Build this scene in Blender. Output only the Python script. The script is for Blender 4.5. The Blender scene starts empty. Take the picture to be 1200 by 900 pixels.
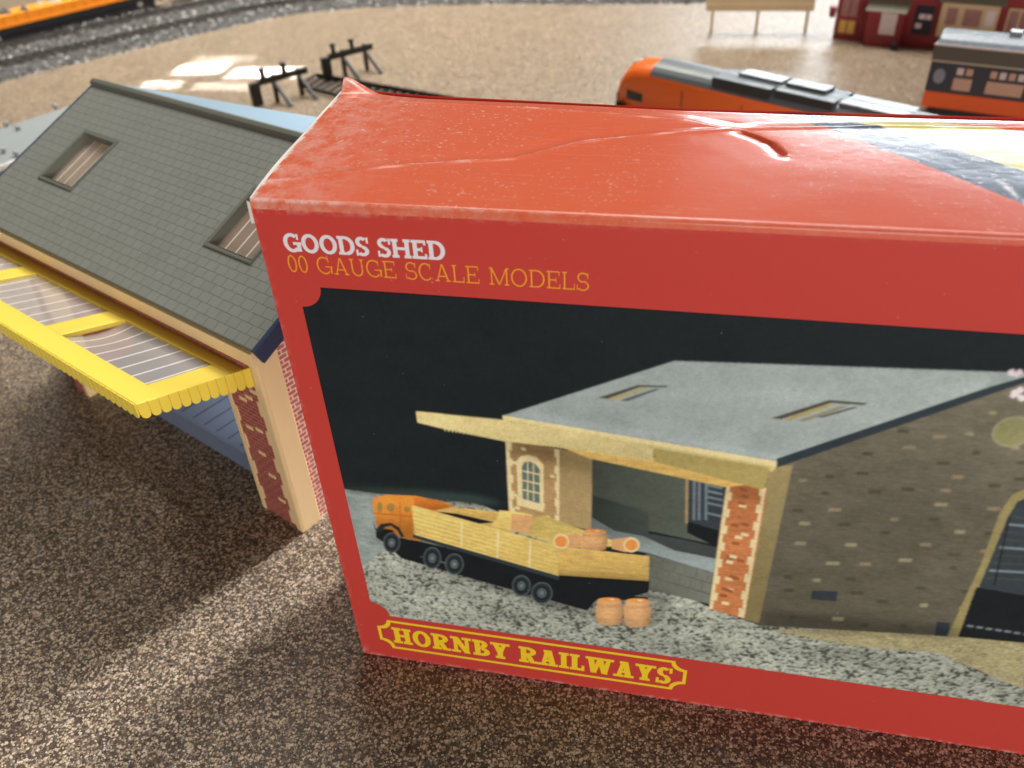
import bpy, bmesh, math, random
from mathutils import Vector, Matrix
random.seed(7)
MM = 0.001
sc = bpy.context.scene
col = sc.collection
rd = math.radians

# ------------------------------------------------------------------ camera model (mm)
FPX = 963.449
PITCH, ROLL, YAW = rd(36.646), rd(-3.219), rd(13.496)
CAM = Vector((99.948, -163.39, 252.554))
_f = Vector((-math.sin(YAW), math.cos(YAW), 0)); _r = Vector((math.cos(YAW), math.sin(YAW), 0)); _u = Vector((0, 0, 1))
FW = _f*math.cos(PITCH) - _u*math.sin(PITCH); UPV = _u*math.cos(PITCH) + _f*math.sin(PITCH)
RT = _r*math.cos(ROLL) + UPV*math.sin(ROLL); UPV = -_r*math.sin(ROLL) + UPV*math.cos(ROLL)
def ray(px, py): return FW + RT*((px-600)/FPX) - UPV*((py-450)/FPX)
def on_z(px, py, z=0.0):                 # survey helper: a traced point on a level plane (mm)
    d = ray(px, py); return CAM + d*((z-CAM.z)/d.z)
def on_front(px, py):                    # a traced point on the plane of the carton's printed face
    d = ray(px, py); q = CAM + d*(-CAM.y/d.y); return (q.x, q.z)

# ------------------------------------------------------------------ materials
def lin(c):
    return tuple(((v/255)/12.92 if v/255 <= .04045 else ((v/255+.055)/1.055)**2.4) for v in c)
class NT:
    def __init__(s, name):
        s.m = bpy.data.materials.new(name); s.m.use_nodes = True
        s.t = s.m.node_tree; s.t.nodes.clear()
        s.out = s.n('ShaderNodeOutputMaterial')
    def n(s, typ, **kw):
        nd = s.t.nodes.new(typ)
        for k, v in kw.items():
            if k.startswith('_'): nd.inputs[k[1:].replace('_', ' ')].default_value = v
            else: setattr(nd, k, v)
        return nd
    def l(s, a, b): s.t.links.new(a, b)
    def math(s, op, a, b=None, c=None, clamp=False):
        nd = s.n('ShaderNodeMath', operation=op); nd.use_clamp = clamp
        for i, v in enumerate((a, b, c)):
            if v is None: continue
            if isinstance(v, (int, float)): nd.inputs[i].default_value = v
            else: s.l(v, nd.inputs[i])
        return nd.outputs[0]
    def mix(s, fac, a, b, mode='MIX'):
        nd = s.n('ShaderNodeMix', data_type='RGBA', blend_type=mode)
        for i, v in ((0, fac), (6, a), (7, b)):
            if isinstance(v, (int, float)): nd.inputs[i].default_value = v
            elif isinstance(v, tuple): nd.inputs[i].default_value = (*v[:3], 1)
            else: s.l(v, nd.inputs[i])
        return nd.outputs[2]
    def ramp(s, fac, stops, interp='LINEAR'):
        nd = s.n('ShaderNodeValToRGB'); cr = nd.color_ramp; cr.interpolation = interp
        while len(cr.elements) < len(stops): cr.elements.new(.5)
        for e, (p, c) in zip(cr.elements, stops):
            e.position = p; e.color = (*c, 1) if not isinstance(c, (int, float)) else (c, c, c, 1)
        s.l(fac, nd.inputs[0]); return nd.outputs[0]
    def noise(s, vec, scale, detail=3, rough=.55, out=0):
        nd = s.n('ShaderNodeTexNoise', _Scale=scale, _Detail=detail, _Roughness=rough); s.l(vec, nd.inputs['Vector']); return nd.outputs[out]
    def coord(s, scale=None, rot=None):
        tc = s.n('ShaderNodeTexCoord'); o = tc.outputs['Object']
        if scale or rot:
            mp = s.n('ShaderNodeMapping')
            if scale: mp.inputs['Scale'].default_value = scale
            if rot: mp.inputs['Rotation'].default_value = rot
            s.l(o, mp.inputs[0]); o = mp.outputs[0]
        return o
    def pbr(s, color, rough=.5, spec=.5, normal=None, **kw):
        b = s.n('ShaderNodeBsdfPrincipled')
        for k, v in (('Base Color', color), ('Roughness', rough), ('Specular IOR Level', spec)):
            if isinstance(v, tuple): b.inputs[k].default_value = (*v[:3], 1)
            elif isinstance(v, (int, float)): b.inputs[k].default_value = v
            else: s.l(v, b.inputs[k])
        for k, v in kw.items(): b.inputs[k.replace('_', ' ')].default_value = v
        if normal is not None: s.l(normal, b.inputs['Normal'])
        s.l(b.outputs[0], s.out.inputs[0]); return b
    def bump(s, h, strength=.3, dist=.0003):
        nd = s.n('ShaderNodeBump', _Strength=strength, _Distance=dist); s.l(h, nd.inputs['Height']); return nd.outputs[0]

def plain(name, rgb, rough=.45, spec=.5, var=.12, scale=60, bump=.0, srgb=True, spots=0.0, gain=1.0):
    """moulded plastic / paint: base colour with faint uneven tone, dust and a little surface texture"""
    k = NT(name); c = lin(rgb) if srgb else rgb
    c = tuple(min(.95, v*gain) for v in c)
    v = k.coord(); nz = k.noise(v, scale, 4, .6)
    d = k.mix(k.math('MULTIPLY', k.math('SUBTRACT', nz, .35, clamp=True), var*4, clamp=True), c, tuple(x*.72 for x in c))
    if spots:
        sp = k.noise(v, 900, 2, .5)
        d = k.mix(k.math('MULTIPLY', k.ramp(sp, [(.66, 0.), (.74, 1.)]), spots), d, (.7, .68, .64))
    r = k.math('MULTIPLY_ADD', nz, .25, rough-.12)
    nb = k.bump(k.noise(v, 700, 3), bump, .0002) if bump else None
    k.pbr(d, r, spec, nb); return k.m

AMB = .80
def ink(name, rgb, var=.10, rough=.42, grain=260):
    """printing ink on coated board: print grain, dust specks"""
    k = NT(name); c = tuple(min(.92, v/AMB) for v in lin(rgb)); v = k.coord()
    n1 = k.noise(v, 75, 6, .7); n2 = k.noise(v, grain*8, 2, .6)
    d = k.mix(k.math('MULTIPLY', n1, var*4.2), c, tuple(x*.70 for x in c))
    d = k.mix(k.math('MULTIPLY', n2, var*1.4), d, tuple(min(.9, x*1.25+.004) for x in c))
    sp = k.ramp(k.noise(v, 620, 1, .4), [(.775, 0.), (.80, 1.)])
    d = k.mix(k.math('MULTIPLY', sp, .12), d, (.62, .58, .52))
    ta = k.n('ShaderNodeAttribute', attribute_name='tone'); d = k.mix(1.0, d, ta.outputs['Color'], 'MULTIPLY')
    k.pbr(d, rough, .16, k.bump(n1, .06, .0006)); return k.m   # tone: the light and shade within the printed photograph

M = {}
# ------------------------------------------------------------------ mesh helpers (coordinates in mm)
class MB:
    def __init__(s): s.v = []; s.f = []; s.mi = []; s.mats = []; s.smooth = []
    def mat(s, m):
        if m not in s.mats: s.mats.append(m)
        return s.mats.index(m)
    def face(s, pts, m, smooth=False):
        b = len(s.v); s.v += [tuple(p) for p in pts]; s.f.append(list(range(b, b+len(pts)))); s.mi.append(s.mat(m)); s.smooth.append(smooth)
    def raw(s, vs, fs, m, smooth=False):
        b = len(s.v); s.v += [tuple(p) for p in vs]
        for f in fs: s.f.append([b+i for i in f]); s.mi.append(s.mat(m)); s.smooth.append(smooth)
    def box(s, a, b, m, T=None):
        x0, y0, z0 = a; x1, y1, z1 = b
        vs = [Vector(p) for p in ((x0,y0,z0),(x1,y0,z0),(x1,y1,z0),(x0,y1,z0),(x0,y0,z1),(x1,y0,z1),(x1,y1,z1),(x0,y1,z1))]
        if T: vs = [T @ p for p in vs]
        s.raw(vs, [(0,3,2,1),(4,5,6,7),(0,1,5,4),(1,2,6,5),(2,3,7,6),(3,0,4,7)], m)
    def bar(s, p, q, w, h, m):            # rectangular bar from p to q
        p = Vector(p); q = Vector(q); d = (q-p).normalized(); r = d.cross(Vector((0,0,1)))
        r = r.normalized() if r.length > 1e-4 else Vector((1,0,0)); u = r.cross(d)
        vs = [c + r*(a*w/2) + u*(b*h/2) for c in (p, q) for a, b in ((-1,-1),(1,-1),(1,1),(-1,1))]
        s.raw(vs, [(3,2,1,0),(4,5,6,7),(0,1,5,4),(1,2,6,5),(2,3,7,6),(3,0,4,7)], m)
    def cyl(s, p, q, r, m, n=20, r2=None, cap=True):
        p = Vector(p); q = Vector(q); d = (q-p).normalized(); a = d.orthogonal().normalized(); b = d.cross(a); r2 = r if r2 is None else r2
        vs = [p+(a*math.cos(t)+b*math.sin(t))*r for t in [2*math.pi*i/n for i in range(n)]] + [q+(a*math.cos(t)+b*math.sin(t))*r2 for t in [2*math.pi*i/n for i in range(n)]]
        s.raw(vs, [(i, (i+1) % n, n+(i+1) % n, n+i) for i in range(n)], m, True)
        if cap: s.raw(vs, [tuple(range(n-1, -1, -1)), tuple(range(n, 2*n))], m)
    def prism(s, prof, ax, a, b, m, smooth=False):   # closed profile (2-D) swept along axis ax from a to b
        n = len(prof)
        def P(p, t): return {0: (t, p[0], p[1]), 1: (p[0], t, p[1]), 2: (p[0], p[1], t)}[ax]
        vs = [P(p, a) for p in prof] + [P(p, b) for p in prof]
        s.raw(vs, [(i, (i+1) % n, n+(i+1) % n, n+i) for i in range(n)], m, smooth)
        s.raw(vs, [tuple(range(n-1, -1, -1)), tuple(range(n, 2*n))], m)
    def build(s, name, parent=None, bevel=0, T=None, fix=True):
        me = bpy.data.meshes.new(name)
        me.from_pydata([(Vector(p) if T is None else T @ Vector(p))*MM for p in s.v], [], s.f)
        for m in s.mats: me.materials.append(m)
        for p, i, sm in zip(me.polygons, s.mi, s.smooth): p.material_index = i; p.use_smooth = sm
        if fix:
            bm = bmesh.new(); bm.from_mesh(me); bmesh.ops.remove_doubles(bm, verts=bm.verts, dist=1e-6)
            bmesh.ops.recalc_face_normals(bm, faces=bm.faces); bm.to_mesh(me); bm.free()
        o = bpy.data.objects.new(name, me); col.objects.link(o)
        if parent: o.parent = parent
        if bevel:
            bv = o.modifiers.new('bevel', 'BEVEL'); bv.width = bevel*MM; bv.segments = 2; bv.limit_method = 'ANGLE'; bv.angle_limit = rd(40)
        return o
def thing(name, label, cat, loc=(0,0,0), rz=0, group=None):
    o = bpy.data.objects.new(name, None); col.objects.link(o)
    o.empty_display_size = .01; o.location = Vector(loc)*MM; o.rotation_euler = (0, 0, rz)
    o['label'] = label; o['category'] = cat
    if group: o['group'] = group
    return o
def copy_tree(o, parent=None):
    c = o.copy(); col.objects.link(c); c.parent = parent
    for ch in list(o.children): copy_tree(ch, c)
    return c

# ================================================================== GROUND
def ground_material():
    k = NT('speckled_granule_board'); v = k.coord()
    warp = k.n('ShaderNodeVectorMath', operation='ADD'); k.l(v, warp.inputs[0])
    nn = k.n('ShaderNodeTexNoise', _Scale=900, _Detail=2); k.l(v, nn.inputs['Vector'])
    sc_ = k.n('ShaderNodeVectorMath', operation='SCALE'); sc_.inputs['Scale'].default_value = .0009; k.l(nn.outputs['Color'], sc_.inputs[0]); k.l(sc_.outputs[0], warp.inputs[1])
    big = k.noise(v, 34, 4, .65)
    def grains(scale, stops, r0, r1):
        vo = k.n('ShaderNodeTexVoronoi', _Scale=scale, _Randomness=1.0); k.l(warp.outputs[0], vo.inputs['Vector'])
        se = k.n('ShaderNodeSeparateColor'); k.l(vo.outputs['Color'], se.inputs[0])
        t = k.math('ADD', se.outputs[0], k.math('MULTIPLY', k.math('SUBTRACT', big, .5), .45), clamp=True)
        rad = k.math('SUBTRACT', vo.outputs['Distance'], k.math('MULTIPLY', se.outputs[1], .22))
        return k.ramp(t, stops, 'CONSTANT'), k.ramp(rad, [(r0, 1.), (r1, 0.)]), vo, se
    base = k.mix(k.noise(v, 700, 2), (.036, .025, .018), (.155, .110, .076))
    c1, m1, v1, s1 = grains(840, [(0, (.045,.034,.028)), (.20, (.12,.088,.062)), (.36, (.30,.225,.155)), (.56, (.53,.41,.29)), (.74, (.66,.55,.41)), (.88, (.52,.36,.25)), (.95, (.20,.205,.23))], .30, .50)
    c2, m2, v2, s2 = grains(1500, [(0, (.05,.037,.03)), (.30, (.16,.12,.085)), (.52, (.40,.31,.22)), (.74, (.62,.52,.39)), (.92, (.74,.66,.54))], .26, .46)
    c = k.mix(m1, base, c1); c = k.mix(k.math('MULTIPLY', m2, k.math('GREATER_THAN', s2.outputs[2], .45)), c, c2)
    c = k.mix(1.0, c, (.95, .91, .86), 'MULTIPLY')
    h = k.math('ADD', k.math('MULTIPLY', m1, .7), k.math('MULTIPLY', m2, .4))
    k.pbr(c, k.math('MULTIPLY_ADD', s1.outputs[1], .14, .27), .5, k.bump(h, .24, .0006)); return k.m
g = MB(); g.face([(-4000,-1500,0),(4000,-1500,0),(4000,5000,0),(-4000,5000,0)], ground_material())
ground = g.build('ground'); ground['kind'] = 'structure'

# ================================================================== THE CARTON
BW, BH, BD = 255.0, 175.0, 78.0
k = NT('red_card_worn')                                  # red printed board of the front and sides
v = k.coord(); base = tuple(x/AMB for x in lin((179, 56, 49)))
n1 = k.noise(v, 30, 4, .6); n2 = k.noise(v, 420, 3, .6)
d = k.mix(k.math('MULTIPLY', n1, .35), base, tuple(x*.78 for x in base))
d = k.mix(k.math('MULTIPLY', n2, .10), d, (.62, .12, .09))
sp = k.ramp(k.noise(v, 760, 1, .4), [(.765, 0.), (.79, 1.)])
d = k.mix(k.math('MULTIPLY', sp, .3), d, (.66, .5, .42))
at = k.n('ShaderNodeAttribute', attribute_name='wear')
w = k.math('MULTIPLY', at.outputs['Fac'], k.ramp(k.noise(v, 260, 5, .7), [(.46, 0.), (.60, 1.)]))
d = k.mix(w, d, (.74, .66, .58))
k.pbr(d, k.math('MULTIPLY_ADD', n1, .15, .36), .30, k.bump(n2, .05, .0003)); M['red'] = k.m

k = NT('red_card_lid')                                    # lid: the same red with the navy and yellow printed bands
v = k.coord(); sx = k.n('ShaderNodeSeparateXYZ'); k.l(v, sx.inputs[0]); X, Y = sx.outputs[0], sx.outputs[1]
def side(p, q):                                          # 1 to the right of the printed line p -> q (mm)
    nx, ny = (q[1]-p[1]), -(q[0]-p[0])
    if nx < 0: nx, ny = -nx, -ny
    L = math.hypot(nx, ny); nx, ny = nx/L, ny/L; cc = -(nx*p[0]+ny*p[1])
    s = k.math('ADD', k.math('MULTIPLY', X, nx*1000), k.math('MULTIPLY_ADD', Y, ny*1000, cc))
    return k.math('MULTIPLY_ADD', s, 4.0, .5, clamp=True)
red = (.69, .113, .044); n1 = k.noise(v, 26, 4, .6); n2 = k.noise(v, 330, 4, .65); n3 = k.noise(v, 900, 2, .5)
hue_shift = k.math('MULTIPLY_ADD', X, 9.0, -.75, clamp=True)     # hue runs from orange at left to cooler red at right
d = k.mix(hue_shift, red, (.62, .10, .066)); d = k.mix(k.math('MULTIPLY', n1, .5), d, (.68, .17, .095))
d = k.mix(side((118.7, 77.5), (169.5, 14.7)), d, (.075, .095, .145))
d = k.mix(side((130.2, 77.5), (174.3, 33.0)), d, (.62, .50, .13))
d = k.mix(side((137, 77.5), (196, 52)), d, red)
scr = k.n('ShaderNodeTexNoise', _Scale=1.0, _Detail=3); mp = k.n('ShaderNodeMapping'); mp.inputs['Scale'].default_value = (90, 900, 1); k.l(v, mp.inputs[0]); k.l(mp.outputs[0], scr.inputs[0])
d = k.mix(k.math('MULTIPLY', k.ramp(scr.outputs[0], [(.58, 0.), (.74, 1.)]), .13), d, (.72, .42, .33))
fleck = k.math('MULTIPLY', k.ramp(n3, [(.63, 0.), (.70, 1.)]), k.ramp(n1, [(.40, .15), (.60, 1.)]))
d = k.mix(k.math('MULTIPLY', fleck, .55), d, (.78, .55, .45))
at = k.n('ShaderNodeAttribute', attribute_name='wear')
w = k.math('MULTIPLY', at.outputs['Fac'], k.ramp(k.noise(v, 190, 6, .75), [(.40, 0.), (.60, 1.)]))
d = k.mix(w, d, (.80, .70, .62))
rg = k.math('ADD', k.math('MULTIPLY_ADD', n1, .10, .12), k.math('MULTIPLY', w, .3))
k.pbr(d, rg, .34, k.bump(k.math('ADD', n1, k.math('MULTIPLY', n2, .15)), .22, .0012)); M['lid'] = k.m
M['board'] = plain('grey_white_raw_board', (222, 212, 198), .7, .2, .2, 120, .2)

box = thing('cardboard_box', 'red worn cardboard kit box standing upright with a printed picture of a goods shed', 'box', (0, 0, 0))
def seg_d(x, y, P):
    best = 1e9; side_ = 0
    for (ax, ay), (bx, by) in zip(P, P[1:]):
        dx, dy = bx-ax, by-ay; t = max(0, min(1, ((x-ax)*dx+(y-ay)*dy)/(dx*dx+dy*dy)))
        dd = math.hypot(x-ax-t*dx, y-ay-t*dy)
        if dd < best: best = dd; side_ = 1 if (dx*(y-ay)-dy*(x-ax)) > 0 else -1
    return best, side_
CR_A = [(-3, 9), (12, 16), (26, 22.5), (42, 27), (57, 31), (72, 44), (93, 52), (111, 56.3)]
CR_B = [(-4.6, 74), (17, 72), (49, 69.3), (79, 65.5), (97, 61.9), (111, 56.3), (126, 58), (150, 61), (190, 62), (256, 60)]
CR_C = [(130, 66), (152, 63), (178, 66), (215, 63)]
SLIT = [(113, 54.6), (116.5, 51.2), (119.8, 47.2), (122.6, 39.5)]
NICK = [(167, 30), (170, 14), (171, 3)]
def sstep(a, b, x): t = max(0, min(1, (x-a)/(b-a))); return t*t*(3-2*t)
def yback(x): return 85.3 - 5.2*min(1, max(0, (x+8)/29)) - (6.6*min(1, (x-21)/76) if x > 21 else 0) - (2.2*min(1, (x-97)/86) if x > 97 else 0)
def lid_height(x, y):
    dA, sA = seg_d(x, y, CR_A); dB, sB = seg_d(x, y, CR_B); dS, sS = seg_d(x, y, SLIT)
    wob = .5+.5*math.sin(x*.21+y*.13)+.4*math.sin(x*.53-y*.31)
    z = .22*math.exp(-(dA/1.3)**2)*(.5+wob*.6) - .25*math.exp(-((dA-3)/3)**2)*(1 if sA > 0 else 0)
    if sB > 0: z -= min(dB, 6)*.10 + .25*(1-math.exp(-dB/2))
    z += .22*math.exp(-(dB/1.1)**2)*(.5+.5*wob)
    z += -.6*math.exp(-(dS/2.2)**2)*(1 if sS < 0 else .1) 
    z -= 3.2*math.exp(-(dS/.42)**2)*max(0, math.sin(math.pi*max(0, min(1, (x-112.5)/11.5))))**.6   # open tear
    z += 4.6*math.exp(-(((x+8)/8)**2+((y-85.3)/5.5)**2))                # lifted torn corner
    z += .25*math.sin(x*.045+1)*math.sin(y*.05)                         # general sag
    return z
def lid():
    m = MB(); NX, NY = 620, 210; ys = [0, .01, .025, .05]; prof = []
    vs = []; wear = []
    for j in range(NY+1):
        for i in range(NX+1):
            s = i/NX; t = j/NY
            if j == 0: x = s*BW; vs.append((x, -.02, BH-2.2)); wear.append(.05+.4*math.exp(-x/40)); continue
            if j < 5:
                a = (j-1)/4*math.pi/2; x = s*BW; wv = .35*math.sin(x*.05)
                vs.append((x, 1.1*(1-math.cos(a)), BH-1.1+1.1*math.sin(a)+lid_height(x, 1.1)*(a/1.57))); wear.append((.03+.62*math.exp(-x/50))*(1 if j > 2 else .5)); continue
            t = (j-4)/(NY-4)
            xl = -8*t; x = xl + s*(BW+3*t-xl); y = 1.1 + t*(yback(x)-1.1)
            z = BH + lid_height(x, y)
            if t > .97: z -= (t-.97)/.03*.8
            vs.append((x, y, z))
            dA, _ = seg_d(x, y, CR_A); dB, _ = seg_d(x, y, CR_B); dC, _ = seg_d(x, y, CR_C); dN, _ = seg_d(x, y, NICK); dS, sS = seg_d(x, y, SLIT)
            w = max(.85*math.exp(-(dA/.33)**2)*(.25+.75*sstep(-.3, .8, math.sin(x*.17+1)+.5*math.sin(x*.41))), .6*math.exp(-(dB/.30)**2)*(.3+.7*sstep(-.3, .7, math.sin(x*.13)+.5*math.sin(x*.37+2))), .4*math.exp(-(dC/.4)**2), .7*math.exp(-(dN/.7)**2), .8*math.exp(-((dS-.9)/.5)**2)*(1 if sS < 0 else 0))
            w = max(w, .95*math.exp(-((x-xl)/.8)**2), .9*math.exp(-((y-yback(x))/.8)**2)*math.exp(-max(0, x-20)/30), .25*math.exp(-((x+2)/22)**2), .8*math.exp(-(((x+8)/5)**2+((y-84)/4)**2)))
            wear.append(min(1, w))
    fs = [(j*(NX+1)+i, j*(NX+1)+i+1, (j+1)*(NX+1)+i+1, (j+1)*(NX+1)+i) for j in range(NY) for i in range(NX)]
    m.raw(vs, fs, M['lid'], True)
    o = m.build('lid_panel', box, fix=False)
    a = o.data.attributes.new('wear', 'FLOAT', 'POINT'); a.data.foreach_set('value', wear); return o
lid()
def front():
    m = MB(); NX, NZ = 170, 116; vs = []; wear = []
    for j in range(NZ+1):
        for i in range(NX+1):
            x = BW*i/NX; z = (BH-2.0)*j/NZ; vs.append((x, 0, z))
            w = max(.13*math.exp(-(x/.5)**2), .5*math.exp(-((BH-2-z)/.35)**2)*(.04+.9*math.exp(-x/45)), .9*math.exp(-((x/2.2)**2+(z/3)**2)), .35*math.exp(-(z/.6)**2))
            wear.append(w)
    m.raw(vs, [(j*(NX+1)+i, j*(NX+1)+i+1, (j+1)*(NX+1)+i+1, (j+1)*(NX+1)+i) for j in range(NZ) for i in range(NX)], M['red'], False)
    o = m.build('front_panel', box, fix=False); a = o.data.attributes.new('wear', 'FLOAT', 'POINT'); a.data.foreach_set('value', wear)
front()
m = MB(); m.face([(0,0,0),(0,0,BH-2),(-7.6,82,BH-1.2),(5,67,0)], M['red']); m.build('side_panel', box, fix=False)
m = MB(); m.face([(BW,0,0),(BW+2,BD-6,0),(BW+3,69,BH-.5),(BW,0,BH-1)], M['red']); m.build('side_panel', box, fix=False)
m = MB(); m.face([(5,67,0),(-7.9,85,BH-.8),(20,80,BH-.8),(97,73.4,BH-.8),(BW+3,70.5,BH-.8),(BW+2,BD-6,0)], M['red']); m.build('back_panel', box, fix=False)
m = MB(); m.face([(0,0,.3),(BW,0,.3),(BW+2,BD-6,.3),(5,67,.3)], M['board']); m.build('base_panel', box, fix=False)
# raw edge of the tucked side flap standing a little proud of the lid's left edge
m = MB(); L = 26
for i in range(L):
    t0, t1 = i/L, (i+1)/L
    def P(t, w, dz): return (-8*t - w*(.30+.95*math.sin(math.pi*min(1, t*1.15+.02))), 1+t*83.5, BH-.5+dz+.25*math.sin(t*9))
    a, b, c, e = P(t0, .15, .2), P(t1, .15, .2), P(t1, 1, .5), P(t0, 1, .5)
    m.face([a, b, c, e], M['board'], True)
    a2, b2 = P(t0, 1, -14), P(t1, 1, -14)
    m.face([e, c, b2, a2], M['board'], True)
m.face([(-.9,-.05,BH-6),(0,-.02,BH-6),(0,-.02,BH-.6),(-.7,-.05,BH-.2)], M['board'])
m.build('tuck_flap', box, fix=False)

# ------------------------------------------------------------------ printing on the front of the carton
LAY = .006; TLAY = .02
class Print(MB):
    lay = 0
    def step(s): s.lay += 1
    def build(s, *a, **k):
        o = super().build(*a, **k); at = o.data.attributes.new('tone', 'FLOAT', 'POINT')
        at.data.foreach_set('value', [getattr(s, 'tones', {}).get(i, 1.0) for i in range(len(o.data.vertices))]); return o
    def poly(s, pts, m, px=True, step=True, tone=None):
        if step: s.lay += 1
        q = [on_front(*p) for p in pts] if px else pts
        if tone:
            if not hasattr(s, 'tones'): s.tones = {}
            for i, p in enumerate(pts): s.tones[len(s.v)+i] = tone(*p)
        s.face([(x, -LAY*s.lay, z) for x, z in q], m)
def arcpts(cx, cy, r, a0, a1, n=12): return [(cx+r*math.cos(rd(a0+(a1-a0)*i/n)), cy+r*math.sin(rd(a0+(a1-a0)*i/n))) for i in range(n+1)]

INK = {}
for nm, c in dict(night=(25,32,36), cream=(214,198,140), creamd=(166,150,92), creams=(226,206,150), roofp=(150,161,159), barge=(46,56,62), gable=(97,93,79), post=(141,128,88), brick=(184,116,72),
        brickd=(150,88,56), quoin=(222,204,156), tan=(166,136,92), tan2=(162,140,98), dark=(62,70,66), dark2=(84,92,82), plat=(138,150,150), platd=(62,68,68), block=(112,116,106), blockd=(86,92,86), cab=(206,130,52), cabd=(176,102,40), cabwin=(150,122,66),
        tyre=(38,46,50), tyre2=(78,88,92), black=(22,27,30), plank=(218,192,112), plankd=(196,166,90), planks=(204,170,98), barrel=(206,158,108), barrelt=(224,140,72), barreld=(176,122,80), pane=(92,110,104), lightb=(140,136,108), darkb=(74,72,60), clock=(128,126,88), arch=(142,132,88), night2=(52,60,66), truss=(110,122,128), pinkt=(134,122,98), haze=(92,102,96), mist=(40,52,50), white=(212,206,210), gold=(222,150,44), yell=(236,186,40), chip=(226,210,214)).items():
    if nm in ('white', 'gold', 'yell'): M['p_'+nm] = ink('print_'+nm, c)
    INK['p_'+nm] = tuple(min(.92, v/AMB) for v in lin(c))
for nm, c in (('gravel', (156,160,148)), ('gravelfar', (138,150,146)), ('sand', (158,150,114))): INK['p_'+nm] = tuple(v/AMB for v in lin(c))
import numpy as np
PX0, PX1, PZ0, PZ1 = 7.4, BW-7.4, 23.9, 152.4
class Painter:
    """lays the printed colour picture down, shape by shape, as ink values on a fine mesh of the card (ink cells of 0.3 mm)"""
    CELL = .30
    def __init__(s):
        s.nx = int((PX1-PX0)/s.CELL)+1; s.nz = int((PZ1-PZ0)/s.CELL)+1
        s.X = np.linspace(PX0, PX1, s.nx); s.Z = np.linspace(PZ0, PZ1, s.nz)
        s.img = np.zeros((s.nz, s.nx, 3)); s.lay = 0; s.rs = np.random.RandomState(4)
        XX, ZZ = np.meshgrid(s.X, s.Z)
        d = np.stack([XX-CAM.x, np.full_like(XX, -CAM.y), ZZ-CAM.z], -1)
        w = d @ np.array(FW); s.PXX = 600+FPX*(d @ np.array(RT))/w; s.PYY = 450-FPX*(d @ np.array(UPV))/w
        # printed textures: stones of three sizes lit from the upper left, and film mottle
        def stones(sx, sz): h = s.blur(s.rs.rand(s.nz, s.nx)-.5, sx, sz); return h/h.std()
        h = stones(1.05, .7)+.75*stones(2.0, 1.15)+.6*stones(.6, .45)
        lit = np.roll(h, 1, 0)-h + .6*(h-np.roll(h, 1, 1)); lit = s.blur(lit, .5, .5)/lit.std()
        big = stones(26, 10)
        s.tex = {'gravel': np.clip(1.0+.20*lit+.11*h-.48*np.clip(-(h+.62), 0, 1.3)+.10*big, .18, 1.7), 'far': 1+.07*stones(3, 1.2)+.05*stones(1, .7), 'brick': 1+.06*stones(2.4, .45)+.03*stones(9, 5), 'sand': 1+.13*stones(.8, .6)+.06*stones(5, 2)}
        s.mott = 1+.035*stones(1.2, 1.2)+.035*stones(8, 6)+.03*stones(40, 25)
    @staticmethod
    def blur(a, sx, sz):
        fx = np.fft.fftfreq(a.shape[1])[None, :]; fz = np.fft.fftfreq(a.shape[0])[:, None]
        return np.real(np.fft.ifft2(np.fft.fft2(a)*np.exp(-2*np.pi**2*((fx*sx)**2+(fz*sz)**2))))
    def mask(s, q, soft=0):
        """anti-aliased coverage of a polygon, returned with its window"""
        P = np.array(q); pad = 2+int(4*soft)
        i0 = max(0, int((P[:, 0].min()-PX0)/s.CELL)-pad); i1 = min(s.nx, int((P[:, 0].max()-PX0)/s.CELL)+pad+2)
        k0 = max(0, int((P[:, 1].min()-PZ0)/s.CELL)-pad); k1 = min(s.nz, int((P[:, 1].max()-PZ0)/s.CELL)+pad+2)
        if i1 <= i0 or k1 <= k0: return None
        cov = np.zeros((k1-k0, i1-i0)); SS = 3
        for a in range(SS):
            for b in range(SS):
                x = s.X[i0:i1][None, :]+((a+.5)/SS-.5)*s.CELL; z = s.Z[k0:k1][:, None]+((b+.5)/SS-.5)*s.CELL
                ins = np.zeros(cov.shape, bool)
                for (xa, za), (xb, zb) in zip(P, np.roll(P, -1, 0)):
                    if za == zb: continue
                    ins ^= ((za > z) != (zb > z)) & (x < (xb-xa)*(z-za)/(zb-za)+xa)
                cov += ins
        cov /= SS*SS
        if soft: cov = np.clip(s.blur(np.pad(cov, 4), soft, soft)[4:-4, 4:-4], 0, 1)
        return slice(k0, k1), slice(i0, i1), cov
    def field(s, fn, K, I):
        px, py = s.PXX[K, I], s.PYY[K, I]; n, m = px.shape
        ks = np.unique(np.linspace(0, n-1, min(n, 14)).astype(int)); cs = np.unique(np.linspace(0, m-1, min(m, 14)).astype(int))
        v = np.array([[fn(px[k_, c_], py[k_, c_]) for c_ in cs] for k_ in ks])
        v = np.array([np.interp(np.arange(m), cs, r_) for r_ in v]); return np.array([np.interp(np.arange(n), ks, v[:, c_]) for c_ in range(m)]).T
    def poly(s, pts, ink_, px=True, step=True, tone=None, soft=0):
        q = [on_front(*p) for p in pts] if px else pts
        r = s.mask(q, soft)
        if r is None: return
        K, I, cov = r; c = np.ones(cov.shape+(3,))*np.array(INK[ink_])
        if ink_ == 'p_gravel': c = c*s.tex['gravel'][K, I][..., None]
        elif ink_ == 'p_gravelfar': c = c*s.tex['far'][K, I][..., None]
        elif ink_ == 'p_sand': c = c*s.tex['sand'][K, I][..., None]
        elif ink_ in ('p_gable', 'p_brick', 'p_plank', 'p_planks', 'p_tan'): c = c*s.tex['brick'][K, I][..., None]
        if tone:
            if not px: raise ValueError
            c = c*np.clip(s.field(tone, K, I), .02, 4)[..., None]
        s.img[K, I] = s.img[K, I]*(1-cov[..., None])+c*cov[..., None]
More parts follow.
